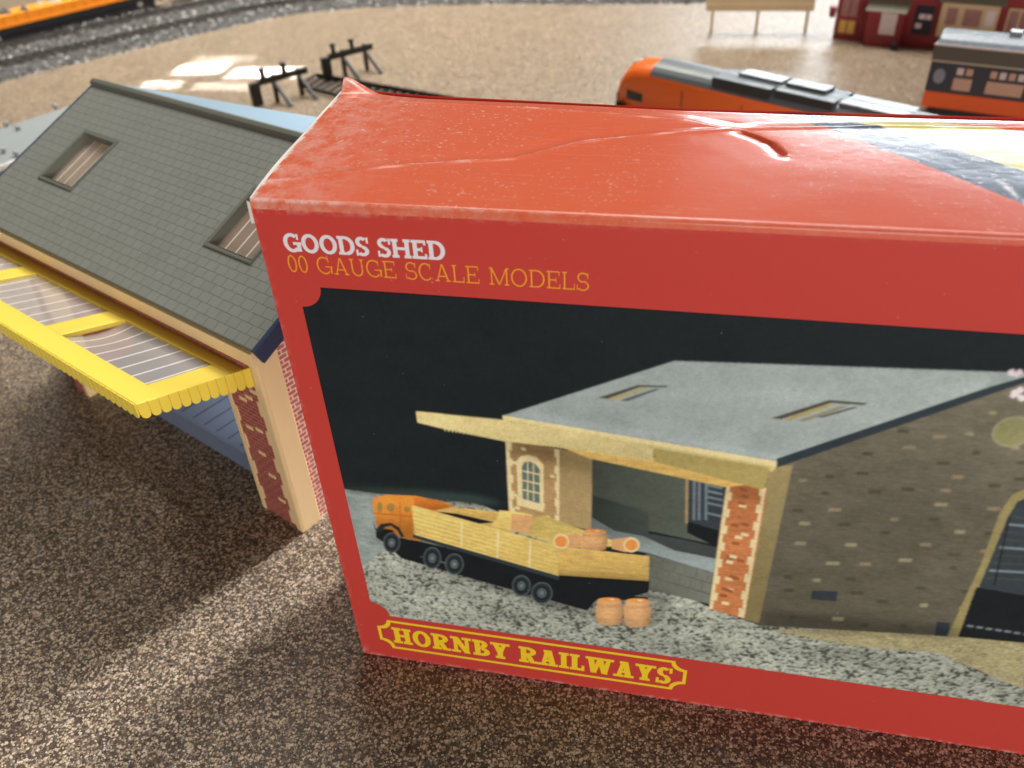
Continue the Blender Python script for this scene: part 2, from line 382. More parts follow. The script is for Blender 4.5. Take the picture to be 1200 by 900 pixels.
    def shade(s, pts, k, soft=4, col_=None):
        """soft dark (k<1) or light (k>1) area within the photograph that was printed"""
        r = s.mask([on_front(*p) for p in pts], soft); 
        if r is None: return
        K, I, cov = r; f = 1+(k-1)*cov[..., None]
        s.img[K, I] = s.img[K, I]*f if col_ is None else s.img[K, I]*(1-(1-k)*cov[..., None])+np.array(INK[col_])*(1-k)*cov[..., None]
    def finish(s):
        im = s.img*s.mott[..., None]
        im = np.stack([s.blur(np.pad(im[..., c_], 6, mode='edge'), .62, .62)[6:-6, 6:-6] for c_ in range(3)], -1)
        im *= 1+.045*s.rs.randn(s.nz, s.nx)[..., None]; im += .0035*s.rs.rand(s.nz, s.nx)[..., None]
        s.img = np.clip(im, .003, .92)
    def build_mesh(s, name, parent):
        nx, nz = s.nx, s.nz; co = np.zeros((nz, nx, 3), np.float32)
        co[..., 0] = s.X[None, :]; co[..., 2] = s.Z[:, None]; co[..., 1] = -LAY; co *= MM
        a = (np.arange(nz-1)[:, None]*nx+np.arange(nx-1)[None, :]).ravel(); f = np.stack([a, a+1, a+1+nx, a+nx], 1).astype(np.int32)
        me = bpy.data.meshes.new(name); me.vertices.add(nx*nz); me.vertices.foreach_set('co', co.ravel())
        me.loops.add(f.size); me.loops.foreach_set('vertex_index', f.ravel()); me.polygons.add(len(f)); me.polygons.foreach_set('loop_start', np.arange(0, f.size, 4, dtype=np.int32))
        me.update(calc_edges=True)
        at_ = me.attributes.new('ink', 'FLOAT_COLOR', 'POINT'); at_.data.foreach_set('color', np.concatenate([s.img, np.ones((nz, nx, 1))], -1).astype(np.float32).ravel())
        k = NT('colour_print_on_card'); at2 = k.n('ShaderNodeAttribute', attribute_name='ink'); v = k.coord()
        sp = k.ramp(k.noise(v, 620, 1, .4), [(.785, 0.), (.81, 1.)]); d = k.mix(k.math('MULTIPLY', sp, .15), at2.outputs['Color'], (.6, .58, .54))
        k.pbr(d, .42, .16, k.bump(k.noise(v, 75, 5), .06, .0006)); me.materials.append(k.m)
        o = bpy.data.objects.new(name, me); col.objects.link(o); o.parent = parent; return o
pic = Painter()
x0, x1, z0, z1, r = 7.4, BW-7.4, 23.9, 152.4, 6.0
ol = arcpts(x0, z0, r, 90, 0)[::-1]
outline = arcpts(x0, z0, r, 90, 0) + arcpts(x1, z0, r, 180, 90) + arcpts(x1, z1, r, 270, 180) + arcpts(x0, z1, r, 0, -90)
pic.poly(outline, 'p_night', px=False)
# gravel, clipped to the picture's lower outline
def hor(pts): return [on_front(*p) for p in pts]
gp = hor([(403,573), (440,578), (560,590), (680,640), (832,712), (890,733), (1122,745), (1350,772)])
gp = [(max(x0, gp[0][0]-.3), gp[0][1])] + gp[1:] + [(x1, gp[-1][1])]
pic.poly([(x0, gp[0][1])] + gp[1:] + [(x1, z0+r)] + arcpts(x1, z0, r, 90, 180) + arcpts(x0, z0, r, 0, 90), 'p_gravel', px=False)
pic.poly([(404,574), (440,578), (440,600), (470,628), (420,668), (411,622)], 'p_gravelfar')
pic.poly([(900,738), (1020,737), (1122,744), (1200,742), (1200,808), (1100,765), (1000,757)], 'p_sand')
pic.poly([(402,566), (470,571), (560,580), (590,590), (560,592), (440,579), (404,574)], 'p_mist', tone=lambda x, y: .6+.9*sstep(566, 582, y), soft=3)
# shed in the picture
pic.poly([(693,536), (850,566), (846,640), (760,622), (693,606)], 'p_dark2', tone=lambda x, y: .55+.6*(x-693)/157)
pic.poly([(693,580), (760,600), (760,640), (693,622)], 'p_dark', tone=lambda x, y: .55+.5*(x-693)/67)
pic.poly([(693,606), (720,622), (846,645), (838,672), (760,648), (693,636)], 'p_plat', tone=lambda x, y: .45+.75*sstep(606, 668, y))
pic.poly([(740,622), (800,632), (842,642), (840,655), (790,645)], 'p_platd')
pic.poly([(806,557), (850,566), (843,642), (806,612)], 'p_night2')
pic.poly([(806,611), (843,622), (842,642), (805,624)], 'p_black')
pic.lay += 1
for a in (812, 818, 826): pic.poly([(a,559), (a+3.4,560), (a+2.6,610), (a-.4,609)], 'p_truss', step=False)
pic.lay += 1
for yy in (567, 574, 581, 588, 600): pic.poly([(829,yy), (847,yy+4), (846.5,yy+6.5), (829,yy+2.6)], 'p_truss', step=False)
pic.poly([(803.5,556), (807,557), (806,614), (803,613)], 'p_tan2')
pic.poly([(757,648), (838,671), (832,708), (757,690)], 'p_block', tone=lambda x, y: .7+.4*(x-757)/80)
pic.lay += 1
for a in range(6):
    xx = 764+a*13; pic.poly([(xx,651+a*3.6), (xx+.9,651+a*3.6), (xx+.4,662+a*3.6), (xx-.5,662+a*3.6)], 'p_blockd', step=False)
    xx += 6; pic.poly([(xx,666+a*3.5), (xx+.9,666+a*3.5), (xx+.4,679+a*3.5), (xx-.5,679+a*3.5)], 'p_blockd', step=False)
pic.lay += 1
for q in (0, 13): pic.poly([(758,661+q), (836,684+q), (836,685.2+q), (758,662.2+q)], 'p_blockd', step=False)
# left wall with its window
pic.poly([(592,514), (656,526), (655,618), (597,604)], 'p_tan', tone=lambda x, y: .72+.35*sstep(516, 560, y))
pic.poly([(655,526), (694,534), (693,622), (655,612)], 'p_tan2', tone=lambda x, y: .80+.3*sstep(528, 600, y))
pic.lay += 1
for i in range(9):
    y = 517+i*9.6; w_ = 4.2 if i % 2 else 6.8
    pic.poly([(592.5+i*.5,y), (592.5+i*.5+w_,y+1.2), (593+i*.5+w_,y+10.6), (593+i*.5,y+9.6)], 'p_quoin', step=False)
    pic.poly([(655.5-w_*.8,y+9), (655.5,y+10.6), (655.5,y+20), (655.5-w_*.8,y+18.6)], 'p_quoin', step=False)
for (a, b) in ((611,524), (600,540), (645,556), (601,578), (640,604), (604,593)): pic.poly([(a,b), (a+5,b+1), (a+5,b+4.4), (a,b+3.4)], 'p_quoin', step=False)
pic.poly([(605,540), (610,534.5), (619,533), (629,536), (637,545), (637,588), (638.5,592), (637,600), (606,592), (605.5,583), (607,580)], 'p_quoin')
pic.poly([(611.5,547), (614,542), (620,540.5), (627,543), (632.5,550), (632.5,590), (612.5,584.5)], 'p_pane')
pic.lay += 1
for a in (617.8, 624.6): pic.poly([(a,541), (a+1.3,541.3), (a+1.3,587), (a,586.6)], 'p_quoin', step=False)
pic.lay += 1
for b in (551, 562, 573): pic.poly([(612,b), (632.5,b+4.5), (632.5,b+6), (612,b+1.5)], 'p_quoin', step=False)
# gable wall, arch, brick flecks
pic.poly([(903,547), (1200,447), (1262,427), (1480,560), (1470,790), (1350,770), (1122,746), (890,733)], 'p_gable', tone=lambda x, y: .92+.30*sstep(640, 450, y)-.12*sstep(690, 740, y))
rng = random.Random(3)
pic.lay += 1
fl = []
for i in range(420):
    X_ = rng.uniform(915, 1195); Y_ = rng.uniform(470, 732)
    if Y_ < 552-(X_-915)*.36 or X_ < 935-(Y_-560)*.20 or (Y_ > 575 and X_ > 1178-(Y_-590)*.44): continue
    if any(abs(X_-a) < 30 and abs(Y_-b) < 15 for a, b in fl): continue
    fl.append((X_, Y_)); dk = rng.random() < .42; L_ = rng.choice((9, 12, 13, 15)); s_ = -.02
    pic.poly([(X_,Y_), (X_+L_,Y_+.4), (X_+L_-.6,Y_+4.6), (X_-.6,Y_+4.2)], 'p_darkb' if dk else rng.choice(('p_lightb','p_lightb','p_pinkt')), step=False, soft=.45)
pic.poly([(952,692), (982,693), (980,705), (950,702)], 'p_night2')
pic.poly([(1098,728), (1113,730), (1112,746), (1095,745)], 'p_barge')
pic.poly([(1110,746), (1150,660), (1172,600), (1186,580), (1205,571), (1270,566), (1320,590), (1345,640), (1352,700), (1350,768)], 'p_arch')
pic.poly([(1123,746), (1158,662), (1181,606), (1192,588), (1208,581), (1265,577), (1310,598), (1332,645), (1340,700), (1338,766)], 'p_night2')
pic.poly([(1144,688), (1339,722), (1338,766), (1123,746)], 'p_black')
pic.lay += 1
for i in range(9):
    yy = 604+i*9; xx = 1178-i*3.8
    pic.poly([(xx+8,yy), (1215,yy+3), (1215,yy+6), (xx+8,yy+3)], 'p_truss' if i % 3 == 1 else 'p_platd', step=False)
pic.poly([(1182,606), (1184,606), (1166,686), (1164,686)], 'p_black')
pic.lay += 1
for i in range(7): pic.poly([(1134+i*11,732+i*1.6), (1141+i*11,733+i*1.6), (1140+i*11,735.4+i*1.6), (1133+i*11,734.4+i*1.6)], 'p_truss', step=False, soft=.5)
cx, cz = on_front(1187, 506); pic.poly([(cx+4.3*math.cos(t), cz+4.6*math.sin(t)) for t in [i*math.pi/14 for i in range(28)]], 'p_lightb', px=False)
pic.poly([(cx+3.7*math.cos(t), cz+4.0*math.sin(t)) for t in [i*math.pi/14 for i in range(28)]], 'p_clock', px=False)
pic.shade([(890,735), (1125,750), (1125,735), (893,715)], .55, 5)
pic.shade([(1180,450), (1260,440), (1260,560), (1150,560)], 1.18, 14)
# corner post and orange brick pier
pic.poly([(899,548), (929,545), (889,731), (870,725)], 'p_post', tone=lambda x, y: 1.12-.35*(y-548)/180)
pic.poly([(852,565), (900,573), (872,725), (831,713)], 'p_brick', tone=lambda x, y: .82+.28*sstep(565, 640, y))
pic.lay += 1
for i in range(15):
    t = i/15.; w_ = 7.5 if i % 2 else 4.0
    xl = 852-21*t; xr = 898-26*t; y = 566+147*t; yr = 572+152*t
    pic.poly([(xl,y), (xl+w_,y+1.4), (xl+w_-1.4,y+11), (xl-1.4,y+9.8)], 'p_quoin', step=False)
    w_ = 11.5-w_
    pic.poly([(xr-w_,yr-1.4), (xr,yr), (xr-1.7,yr+10), (xr-w_-1.7,yr+8.6)], 'p_quoin', step=False)
for i in range(22):
    t = rng.random(); xl = 852-21*t+9; y = 570+140*t
    xx = xl+rng.uniform(0, 17); pic.poly([(xx,y), (xx+8.5,y+1.8), (xx+7.8,y+5.4), (xx-.7,y+3.6)], 'p_quoin' if i % 3 == 0 else 'p_brickd', step=False)
pic.shade([(592,514), (656,526), (657,546), (592,530)], .62, 4)
pic.shade([(850,566), (898,574), (894,590), (848,582)], .70, 3)
pic.shade([(655,526), (694,534), (694,556), (655,548)], .72, 4)
# canopy, eaves, roof
pic.poly([(650,521), (765,536), (893,566), (850,571), (690,537)], 'p_planks')
pic.poly([(487.5,482), (588,492), (912,546), (905,553), (766,527), (766,540), (690,528), (590,517), (513,501), (489,495)], 'p_cream', tone=lambda x, y: 1.05-.22*sstep(492, 540, y))
pic.lay += 1
for i in range(56):                              # scalloped lower edge
    X_ = 520+i*4.4; Y_ = 503+(X_-520)*.152
    pic.poly([(X_,Y_-.6), (X_+3,Y_-.1), (X_+1.5,Y_+2.6)], 'p_cream', step=False)
pic.poly([(766,525), (902,548), (894,574), (768,541)], 'p_creamd')
pic.poly([(589,487), (595,486), (800,518), (911,540), (911,547), (589,492)], 'p_creams')
pic.poly([(590,487), (790,423), (1000,430), (1203,437), (1203,446), (911,541)], 'p_roofp', tone=lambda x, y: .98+.20*(x-590)/600-.10*sstep(470, 425, y))
pic.poly([(910,537.5), (1196,441), (1262,420), (1490,548), (1490,566), (1262,434), (1196,450), (910,548)], 'p_barge')
pic.poly([(1170,437.5), (1203,437.5), (1203,441), (1150,456)], 'p_roofp')
pic.shade([(800,425), (1000,431), (960,470), (760,455)], 1.10, 14); pic.shade([(600,486), (700,460), (740,500), (640,495)], .92, 12); pic.shade([(590,488), (912,542), (914,533), (620,482)], 1.12, 2)
pic.poly([(702,467), (752,450), (783,452), (733,469)], 'p_roofp')
for pts, mm in (([(701,466), (748,451), (783,452), (781,454), (750,453.5), (712,467.5)], 'darkb'), ([(712,468), (754,454), (759,455), (718,469.5)], 'creamd'), ([(726,469.6), (768,455.4), (773,456), (736,470)], 'blockd'),
                ([(904,490), (972,468.5), (1017,472.5), (1012,475), (975,472), (915,491.4)], 'darkb'), ([(917,491.8), (970,473.5), (978,474.6), (926,492.6)], 'creamd'), ([(934,493), (985,475.6), (993,476.6), (943,493.8)], 'lightb'), ([(957,488.6), (1000,476.6), (1006,477.4), (964,489.6)], 'blockd')):
    pic.poly(pts, 'p_'+mm)
# torn specks of board at the picture's right side
pic.lay += 1
for (a, b, w_) in ((1186,437,6), (1195,436,5), (1192,440,4), (1190,461,7), (1196,457,6), (1197,466,6), (1187,464,4)):
    pic.poly([(a+w_*rng.uniform(.6,1)*math.cos(t), b+w_*.8*rng.uniform(.6,1)*math.sin(t)) for t in [i*math.pi/5 for i in range(10)]], 'p_chip'); 
# lorry in the picture
pic.shade([(436,628), (500,662), (640,712), (770,728), (790,700), (600,640)], .40, 5)
pic.poly([(500,655), (640,690), (760,700), (755,712), (690,716), (560,680), (470,654), (455,640)], 'p_black')
pic.poly([(436,590), (438,583), (455,579.5), (487,581), (520,588), (531,593), (531,630), (490,634), (470,630), (443,622)], 'p_cab', tone=lambda x, y: 1.12-.40*sstep(585, 632, y))
pic.poly([(485,582), (512,586), (530,593), (530,602), (486,600)], 'p_cabd', tone=lambda x, y: 1.3-.5*sstep(582, 602, y))
pic.poly([(437,600.5), (484,604.5), (484,606), (437,602)], 'p_cabd')
pic.poly([(468,588), (469.2,588), (470,626), (468.8,626)], 'p_cabd')
for (a, b, w_, h_) in ((445,594,3,6.5), (458,594.5,4.5,5.2), (477,597,3.5,3.4)):
    pic.poly([(a+w_*math.cos(t), b+h_*math.sin(t)) for t in [i*math.pi/8 for i in range(16)]], 'p_cabwin')
pic.poly([(440,623), (444,622), (452,619.5), (460,621), (466,630), (490,634), (640,670), (760,680), (760,694), (741,699), (700,702), (640,698), (500,652), (476,652), (441,630)], 'p_black')
def wheel(x, y, rx, ry):
    E = lambda s_: [(x+s_*rx*math.cos(t), y+s_*ry*math.sin(t)) for t in [i*math.pi/14 for i in range(28)]]
    pic.poly(E(1.0), 'p_tyre2'); pic.poly(E(.88), 'p_tyre'); pic.poly(E(.62), 'p_black'); pic.poly(E(.46), 'p_tyre2'); pic.poly(E(.18), 'p_truss')
for w_ in ((459,636,10,12), (506.5,654,10.5,13), (532.5,661,11,12.5), (611,686.5,11,12.5), (635,695,12.5,13)): wheel(*w_)
pic.poly([(437,612), (440,622), (447,624), (451,618), (458,616), (466,622), (470,630), (474,629), (468,618), (458,612.5), (446,614), (441,620)], 'p_tyre')
pic.poly([(530,594), (585,600), (600,603), (598,625), (486,603)], 'p_planks')
pic.poly([(500,598), (536,602), (580,612), (560,614)], 'p_black')
pic.poly([(482,593), (486,592.5), (655,640), (761,652), (760,656), (655,648), (484,597)], 'p_plank')
pic.poly([(575,612), (640,605), (736,640), (660,642)], 'p_plank', tone=lambda x, y: .72+.35*sstep(608, 640, y))
pic.poly([(483,595), (655,642), (654,676), (486,627)], 'p_plank', tone=lambda x, y: 1.08-.22*(x-483)/172)
pic.lay += 1
for i in range(6):
    t = (i+.7)/6.6
    pic.poly([(484,596+31*t), (655,643+33*t), (655,644.1+33*t), (484,597.1+31*t)], 'p_plankd', step=False)
pic.lay += 1
for t in (.33, .58, .8): pic.poly([(483+172*t,595+47*t), (485.4+172*t,595.6+47*t), (485.4+170*t,627.6+49*t), (483+170*t,627+49*t)], 'p_creams', step=False)
pic.poly([(655,642), (761,652), (760,682), (654,676)], 'p_planks', tone=lambda x, y: 1.05-.35*sstep(645, 682, y))
pic.lay += 1
for i in range(5):
    t = (i+.8)/5.8; pic.poly([(656,643+33*t), (760,653+29*t), (760,653.9+29*t), (656,643.9+33*t)], 'p_plankd', step=False)
pic.poly([(655,674), (761,681), (760,694), (741,699), (690,703), (655,690)], 'p_black')
pic.poly([(484,626), (655,675), (655,680), (484,630)], 'p_barge')
pic.poly([(700,702), (770,705), (775,728), (765,736), (735,733), (700,728), (688,716)], 'p_gravel', tone=lambda x, y: .62)
pic.lay += 1
for i in range(300):
    X_, Y_ = rng.uniform(430, 1190), rng.uniform(668, 806); Y0 = 668+(X_-430)*.145
    if X_ < 462 or not (Y0+14 < Y_ < 717+.1458*(X_-457)) or Y_ < 742-(abs(X_-1000)*.0) and X_ > 835 and Y_ < 752: continue
    w_ = rng.choice((.9, 1.2, 1.6, 2.0, 2.6)); pic.poly([(X_-w_,Y_), (X_,Y_-w_*.5), (X_+w_,Y_), (X_+w_*.4,Y_+w_*.55), (X_-w_*.6,Y_+w_*.5)], 'p_black', step=False, tone=lambda x, y: 2.6, soft=.4)
pic.shade([(492,600), (560,612), (655,640), (690,640), (600,606)], .80, 4)
pic.shade([(655,668), (761,676), (761,684), (655,678)], .75, 2); pic.shade([(436,606), (484,612), (484,634), (440,622)], .82, 4); pic.shade([(440,584), (500,585), (500,590), (440,590)], 1.2, 3)
# crates and barrels
pic.poly([(585,598), (602,599.5), (624,603), (623,606), (600,603), (600,622), (575,616), (584,606)], 'p_plank', tone=lambda x, y: 1.1-.2*sstep(600, 620, y))
pic.poly([(600,602), (624,604), (621,624), (599,623)], 'p_barrel')
def barrel_up(x, y, w_, h_):
    prof = [(-.95, .82), (-.7, .9), (-.35, 1.0), (.1, 1.0), (.5, .97), (.95, .84)]; N_ = 14
    pic.lay += 1
    for (ya, wa), (yb, wb) in zip(prof, prof[1:]):
        for i in range(N_):
            a0, a1 = -1+2*i/N_, -1+2*(i+1)/N_
            sh = lambda px_, py_: (1.12-.55*max(0, ((px_-x)/w_-.05))**1.5-.28*max(0, -((px_-x)/w_+.35)))*(1.05-.22*sstep(-.2, 1., (py_-y)/h_))
            cv = lambda a: .10*h_*math.sqrt(max(0, 1-a*a))
            pic.poly([(x+a0*w_*wa, y+ya*h_+cv(a0)), (x+a1*w_*wa, y+ya*h_+cv(a1)), (x+a1*w_*wb, y+yb*h_+cv(a1)), (x+a0*w_*wb, y+yb*h_+cv(a0))], 'p_barrel', step=False, tone=sh)
    pic.lay += 1
    for yy in (-.62, -.5):
        for i in range(10):
            a0, a1 = -.94+1.88*i/10, -.94+1.88*(i+1)/10; cv = lambda a: .10*h_*math.sqrt(max(0, 1-a*a))
            pic.poly([(x+a0*w_, y+yy*h_+cv(a0)), (x+a1*w_, y+yy*h_+cv(a1)), (x+a1*w_, y+(yy+.05)*h_+cv(a1)), (x+a0*w_, y+(yy+.05)*h_+cv(a0))], 'p_barreld', step=False)
    pic.poly([(x+w_*.82*math.cos(t), y-h_*.95+h_*.17*math.sin(t)) for t in [i*math.pi/10 for i in range(20)]], 'p_barrelt', tone=lambda px_, py_: 1.05-.25*(px_-x)/w_)
    pic.poly([(x+w_*.22+w_*.22*math.cos(t), y-h_*.96+h_*.06*math.sin(t)) for t in [i*math.pi/10 for i in range(20)]], 'p_creams')
barrel_up(714, 717, 16, 15); barrel_up(747, 718.5, 16, 15.5); barrel_up(697, 633, 15, 11.5)
for (x, y, s_, fx) in ((668, 634, -1, 657.5), (731, 638, 1, 740)):
    pic.poly([(x-14,y-6), (x+8,y-9), (x+18,y-4), (x+17,y+5), (x+2,y+9), (x-14,y+5)], 'p_barrel')
    pic.poly([(fx+9.5*math.cos(t), y+.5+8.8*math.sin(t)) for t in [i*math.pi/10 for i in range(20)]], 'p_creams')
    pic.poly([(fx+7.4*math.cos(t), y+.7+6.6*math.sin(t)) for t in [i*math.pi/10 for i in range(20)]], 'p_barrelt')
pic.finish()
pic.build_mesh('printed_picture', box)
for (cx_, cz_, a0, a1) in ((x0, z0, 0, 90), (x1, z0, 90, 180), (x1, z1, 180, 270), (x0, z1, 270, 360)):
    m = MB(); e = .25; sx_ = -e if cx_ == x0 else e; sz_ = -e if cz_ == z0 else e
    A_ = arcpts(cx_, cz_, r, a0, a1, 14)
    m.face([(p_[0], -LAY*2, p_[1]) for p_ in [(cx_+sx_, cz_+sz_)] + [(A_[0][0]+(sx_ if a0 in (90, 270) else 0), A_[0][1]+(sz_ if a0 in (0, 180) else 0))] + A_ + [(A_[-1][0]+(sx_ if a1 in (90, 270) else 0), A_[-1][1]+(sz_ if a1 in (180, 360) else 0))]], M['red'])
    m.build('picture_corner', box, fix=False)

# ------------------------------------------------------------------ slab-serif lettering
class Letters(Print):
    def quad(s, P): s.q.append(P)
    def put(s, text, P0, P1, cap, t, sl, mat, widths, stretch=1.0, gap=.10, se=.10, ht=None):
        """set text from P0 to P1 along the baseline (mm on the card); t stem, sl slab thickness, se slab overhang (cap units)"""
        ht = ht or t*.8
        adv = []; tot = 0
        for ch in text:
            w_ = widths.get(ch, .8); adv.append((ch, tot, w_)); tot += w_+gap
        tot -= gap; L_ = math.hypot(P1[0]-P0[0], P1[1]-P0[1]); kx = L_/tot; ux, uz = (P1[0]-P0[0])/L_, (P1[1]-P0[1])/L_
        for ch, off, w_ in adv:
            for i, Q in enumerate(glyph(ch, w_, t*cap/kx if False else t, sl, se, ht)):
                s.lay = s.base + (i % 32)*.08
                s.face([(P0[0]+(off+x)*kx*ux - y*cap*uz*0 , -TLAY*s.lay - .55*LAY*0, P0[1]+(off+x)*kx*uz + y*cap) for x, y in Q], mat)
def glyph(ch, W, t, sl, se, ht):
    q = []; H = 1.0
    R = lambda a, b, c, d: q.append([(a,b), (c,b), (c,d), (a,d)])
    stem = lambda x, a=0, b=H: R(x-t/2, a, x+t/2, b)
    slab = lambda x, y, e=None, e2=None: R(x-t/2-(se if e is None else e), y, x+t/2+(se if e2 is None else e2), y+sl)
    def diag(xa, ya, xb, yb, th=None):
        h = (th or t)/2*1.05; q.append([(xa-h,ya), (xa+h,ya), (xb+h,yb), (xb-h,yb)])
    def arc(cx, cy, rx, ry, a0, a1, n=18, tx=None, ty=None):
        tx = tx or t; ty = ty or ht
        for i in range(n):
            A, B = rd(a0+(a1-a0)*i/n), rd(a0+(a1-a0)*(i+1)/n)
            q.append([(cx+rx*math.cos(A), cy+ry*math.sin(A)), (cx+rx*math.cos(B), cy+ry*math.sin(B)), (cx+(rx-tx)*math.cos(B), cy+(ry-ty)*math.sin(B)), (cx+(rx-tx)*math.cos(A), cy+(ry-ty)*math.sin(A))])
    L, Rr = t/2+se, W-t/2-se
    if ch in 'O0': arc(W/2, .5, W/2, .52, 0, 360, 32)
    elif ch in 'GC':
        arc(W/2, .5, W/2, .52, 48, 318, 26); R(W*.80, .68, W*.80+t*.5, .99)
        if ch == 'G': R(W-t, .04, W, .46); R(W*.56, .40, W+se*.5, .40+sl)
        else: R(W-t*.5, .1, W-t*.5+t*.45, .16)
    elif ch == 'D':
        stem(L); R(0, 0, W*.5, sl); R(0, 1-sl, W*.5, 1); arc(W*.5, .5, W*.5, .5, -90, 90, 20)
    elif ch == 'S':
        r1 = W*.44; arc(W*.5, .735, W*.46, .285, 35, 270, 18, t*.95, ht*.95); arc(W*.5, .265, W*.5, .285, -145, 90, 18, t*.95, ht*.95)
        R(W*.5-.01, .45, W*.5+.01, .55); R(W*.86, .68, W*.86+t*.5, 1.0); R(.0, .0, t*.5, .32)
    elif ch == 'H':
        for x in (L, Rr): stem(x); slab(x, 0); slab(x, 1-sl)
        R(L, .5-sl/2, Rr, .5+sl/2)
    elif ch == 'E':
        stem(L); R(0, 0, W, sl); R(0, 1-sl, W*.96, 1); R(L, .5-sl/2, W*.70, .5+sl/2)
        R(W-t*.5, 0, W, .28); R(W*.96-t*.5, .74, W*.96, 1); R(W*.70-t*.25, .36, W*.70+t*.1, .64)
    elif ch == 'A':
        tl = t*.72; diag(se+tl/2, 0, W/2-t*.10, 1, tl); diag(W-se-t/2, 0, W/2+t*.10, 1, t); slab(se+tl/2, 0); slab(W-se-t/2, 0); R(W*.25, .27, W*.75, .27+sl); R(W/2-t*.8, 1-sl, W/2+t*.5, 1)
    elif ch == 'U':
        tl = t*.8; R(L-t/2, .35, L+t/2, 1); R(Rr-tl/2, .35, Rr+tl/2, 1); slab(L, 1-sl); slab(Rr, 1-sl); arc((L+Rr)/2, .36, (Rr-L)/2+t/2, .38, 180, 360, 18)
    elif ch == 'L':
        stem(L); R(0, 0, W, sl); slab(L, 1-sl); R(W-t*.5, 0, W, .34)
    elif ch == 'M':
        tl = t*.75; R(L-tl/2, 0, L+tl/2, 1); stem(Rr); slab(L, 0); slab(Rr, 0); R(0, 1-sl, L+t*.5, 1); R(Rr-t*.5, 1-sl, W, 1)
        diag(W/2, .02, L, 1, t); diag(W/2, .02, Rr, 1, tl)
    elif ch == 'N':
        tl = t*.7; R(L-tl/2, 0, L+tl/2, 1); R(Rr-tl/2, 0, Rr+tl/2, 1); slab(L, 0); slab(Rr, 1-sl); R(0, 1-sl, L+t*.5, 1); diag(Rr, 0, L, 1, t*1.1)
    elif ch == 'R':
        stem(L); slab(L, 0); R(0, 1-sl, W*.5, 1); R(L, .46, W*.5, .46+sl); arc(W*.5, .73, W*.42, .27, -90, 90, 16); diag(W-t/2-se, 0, W*.48, .5, t); slab(W-t/2-se*.8, 0, 0, se)
    elif ch == 'B':
        stem(L); R(0, 0, W*.52, sl); R(0, 1-sl, W*.48, 1); R(L, .5-sl/2, W*.5, .5+sl/2); arc(W*.48, .75, W*.42, .25, -90, 90, 16); arc(W*.52, .27, W*.48, .27, -90, 90, 16)
    elif ch == 'Y':
        R(W/2-t/2, 0, W/2+t/2, .48); slab(W/2, 0); diag(W/2-t*.1, .42, se+t/2, 1, t); diag(W/2+t*.1, .42, W-se-t*.4, 1, t*.75); slab(se+t/2, 1-sl); slab(W-se-t*.4, 1-sl)
    elif ch == 'I': stem(W/2); slab(W/2, 0); slab(W/2, 1-sl)
    elif ch == 'W':
        tl = t*.75; a = se+t/2; b = W-se-tl/2
        diag(W*.30, 0, a, 1, t); diag(W*.30, 0, W*.54, 1, tl); diag(W*.70, 0, W*.50, 1, t); diag(W*.70, 0, b, 1, tl); slab(a, 1-sl); slab(W*.52, 1-sl); slab(b, 1-sl)
    return q
WID = {'G':.92,'O':.92,'D':.88,'S':.68,'H':.98,'E':.76,'0':.56,'A':.92,'U':.88,'C':.84,'L':.70,'M':1.14,'R':.92,'N':1.04,'B':.84,'Y':.92,'I':.46,'W':1.30,' ':.36}
def text(name, s_, P0, P1, cap, t, sl, mat, parent, **kw):
    L_ = Letters(); L_.base = 1; L_.put(s_, P0, P1, cap, t, sl, mat, WID, **kw); return L_.build(name, parent, fix=False)
text('title_lettering', 'GOODS SHED', (6.3, 161.9), (46.6, 162.0), 4.9, .22, .15, M['p_white'], box, gap=.05, se=.07, ht=.18)
text('subtitle_lettering', '00 GAUGE SCALE MODELS', (6.2, 156.4), (80.1, 156.3), 4.55, .085, .065, M['p_gold'], box, gap=.12, se=.09, ht=.075)
# name plate: yellow outline with scooped corners round the maker's lettering
def plate_outline(a, b, c, d, r_): return arcpts(a, b, r_, 90, 0, 8) + arcpts(c, b, r_, 180, 90, 8) + arcpts(c, d, r_, 270, 180, 8) + arcpts(a, d, r_, 0, -90, 8)
pl = Print(); pl.lay = 1
o1 = plate_outline(7.9, 5.7, 113.4, 21.4, 4.0); o2 = plate_outline(9.0, 6.8, 112.3, 20.3, 4.05)
o1 = [(x, z+(x-8)*.004) for x, z in o1]; o2 = [(x, z+(x-8)*.004) for x, z in o2]
n_ = len(o1)
for i in range(n_): pl.face([(p[0], -TLAY*.6, p[1]) for p in (o1[i], o1[(i+1) % n_], o2[(i+1) % n_], o2[i])], M['p_yell'])
plate = pl.build('name_plate', box, fix=False)
text('plate_lettering', 'HORNBY RAILWAYS', (13.0, 9.2), (108.6, 9.0), 8.6, .27, .15, M['p_yell'], plate, gap=.05, se=.10, ht=.17)

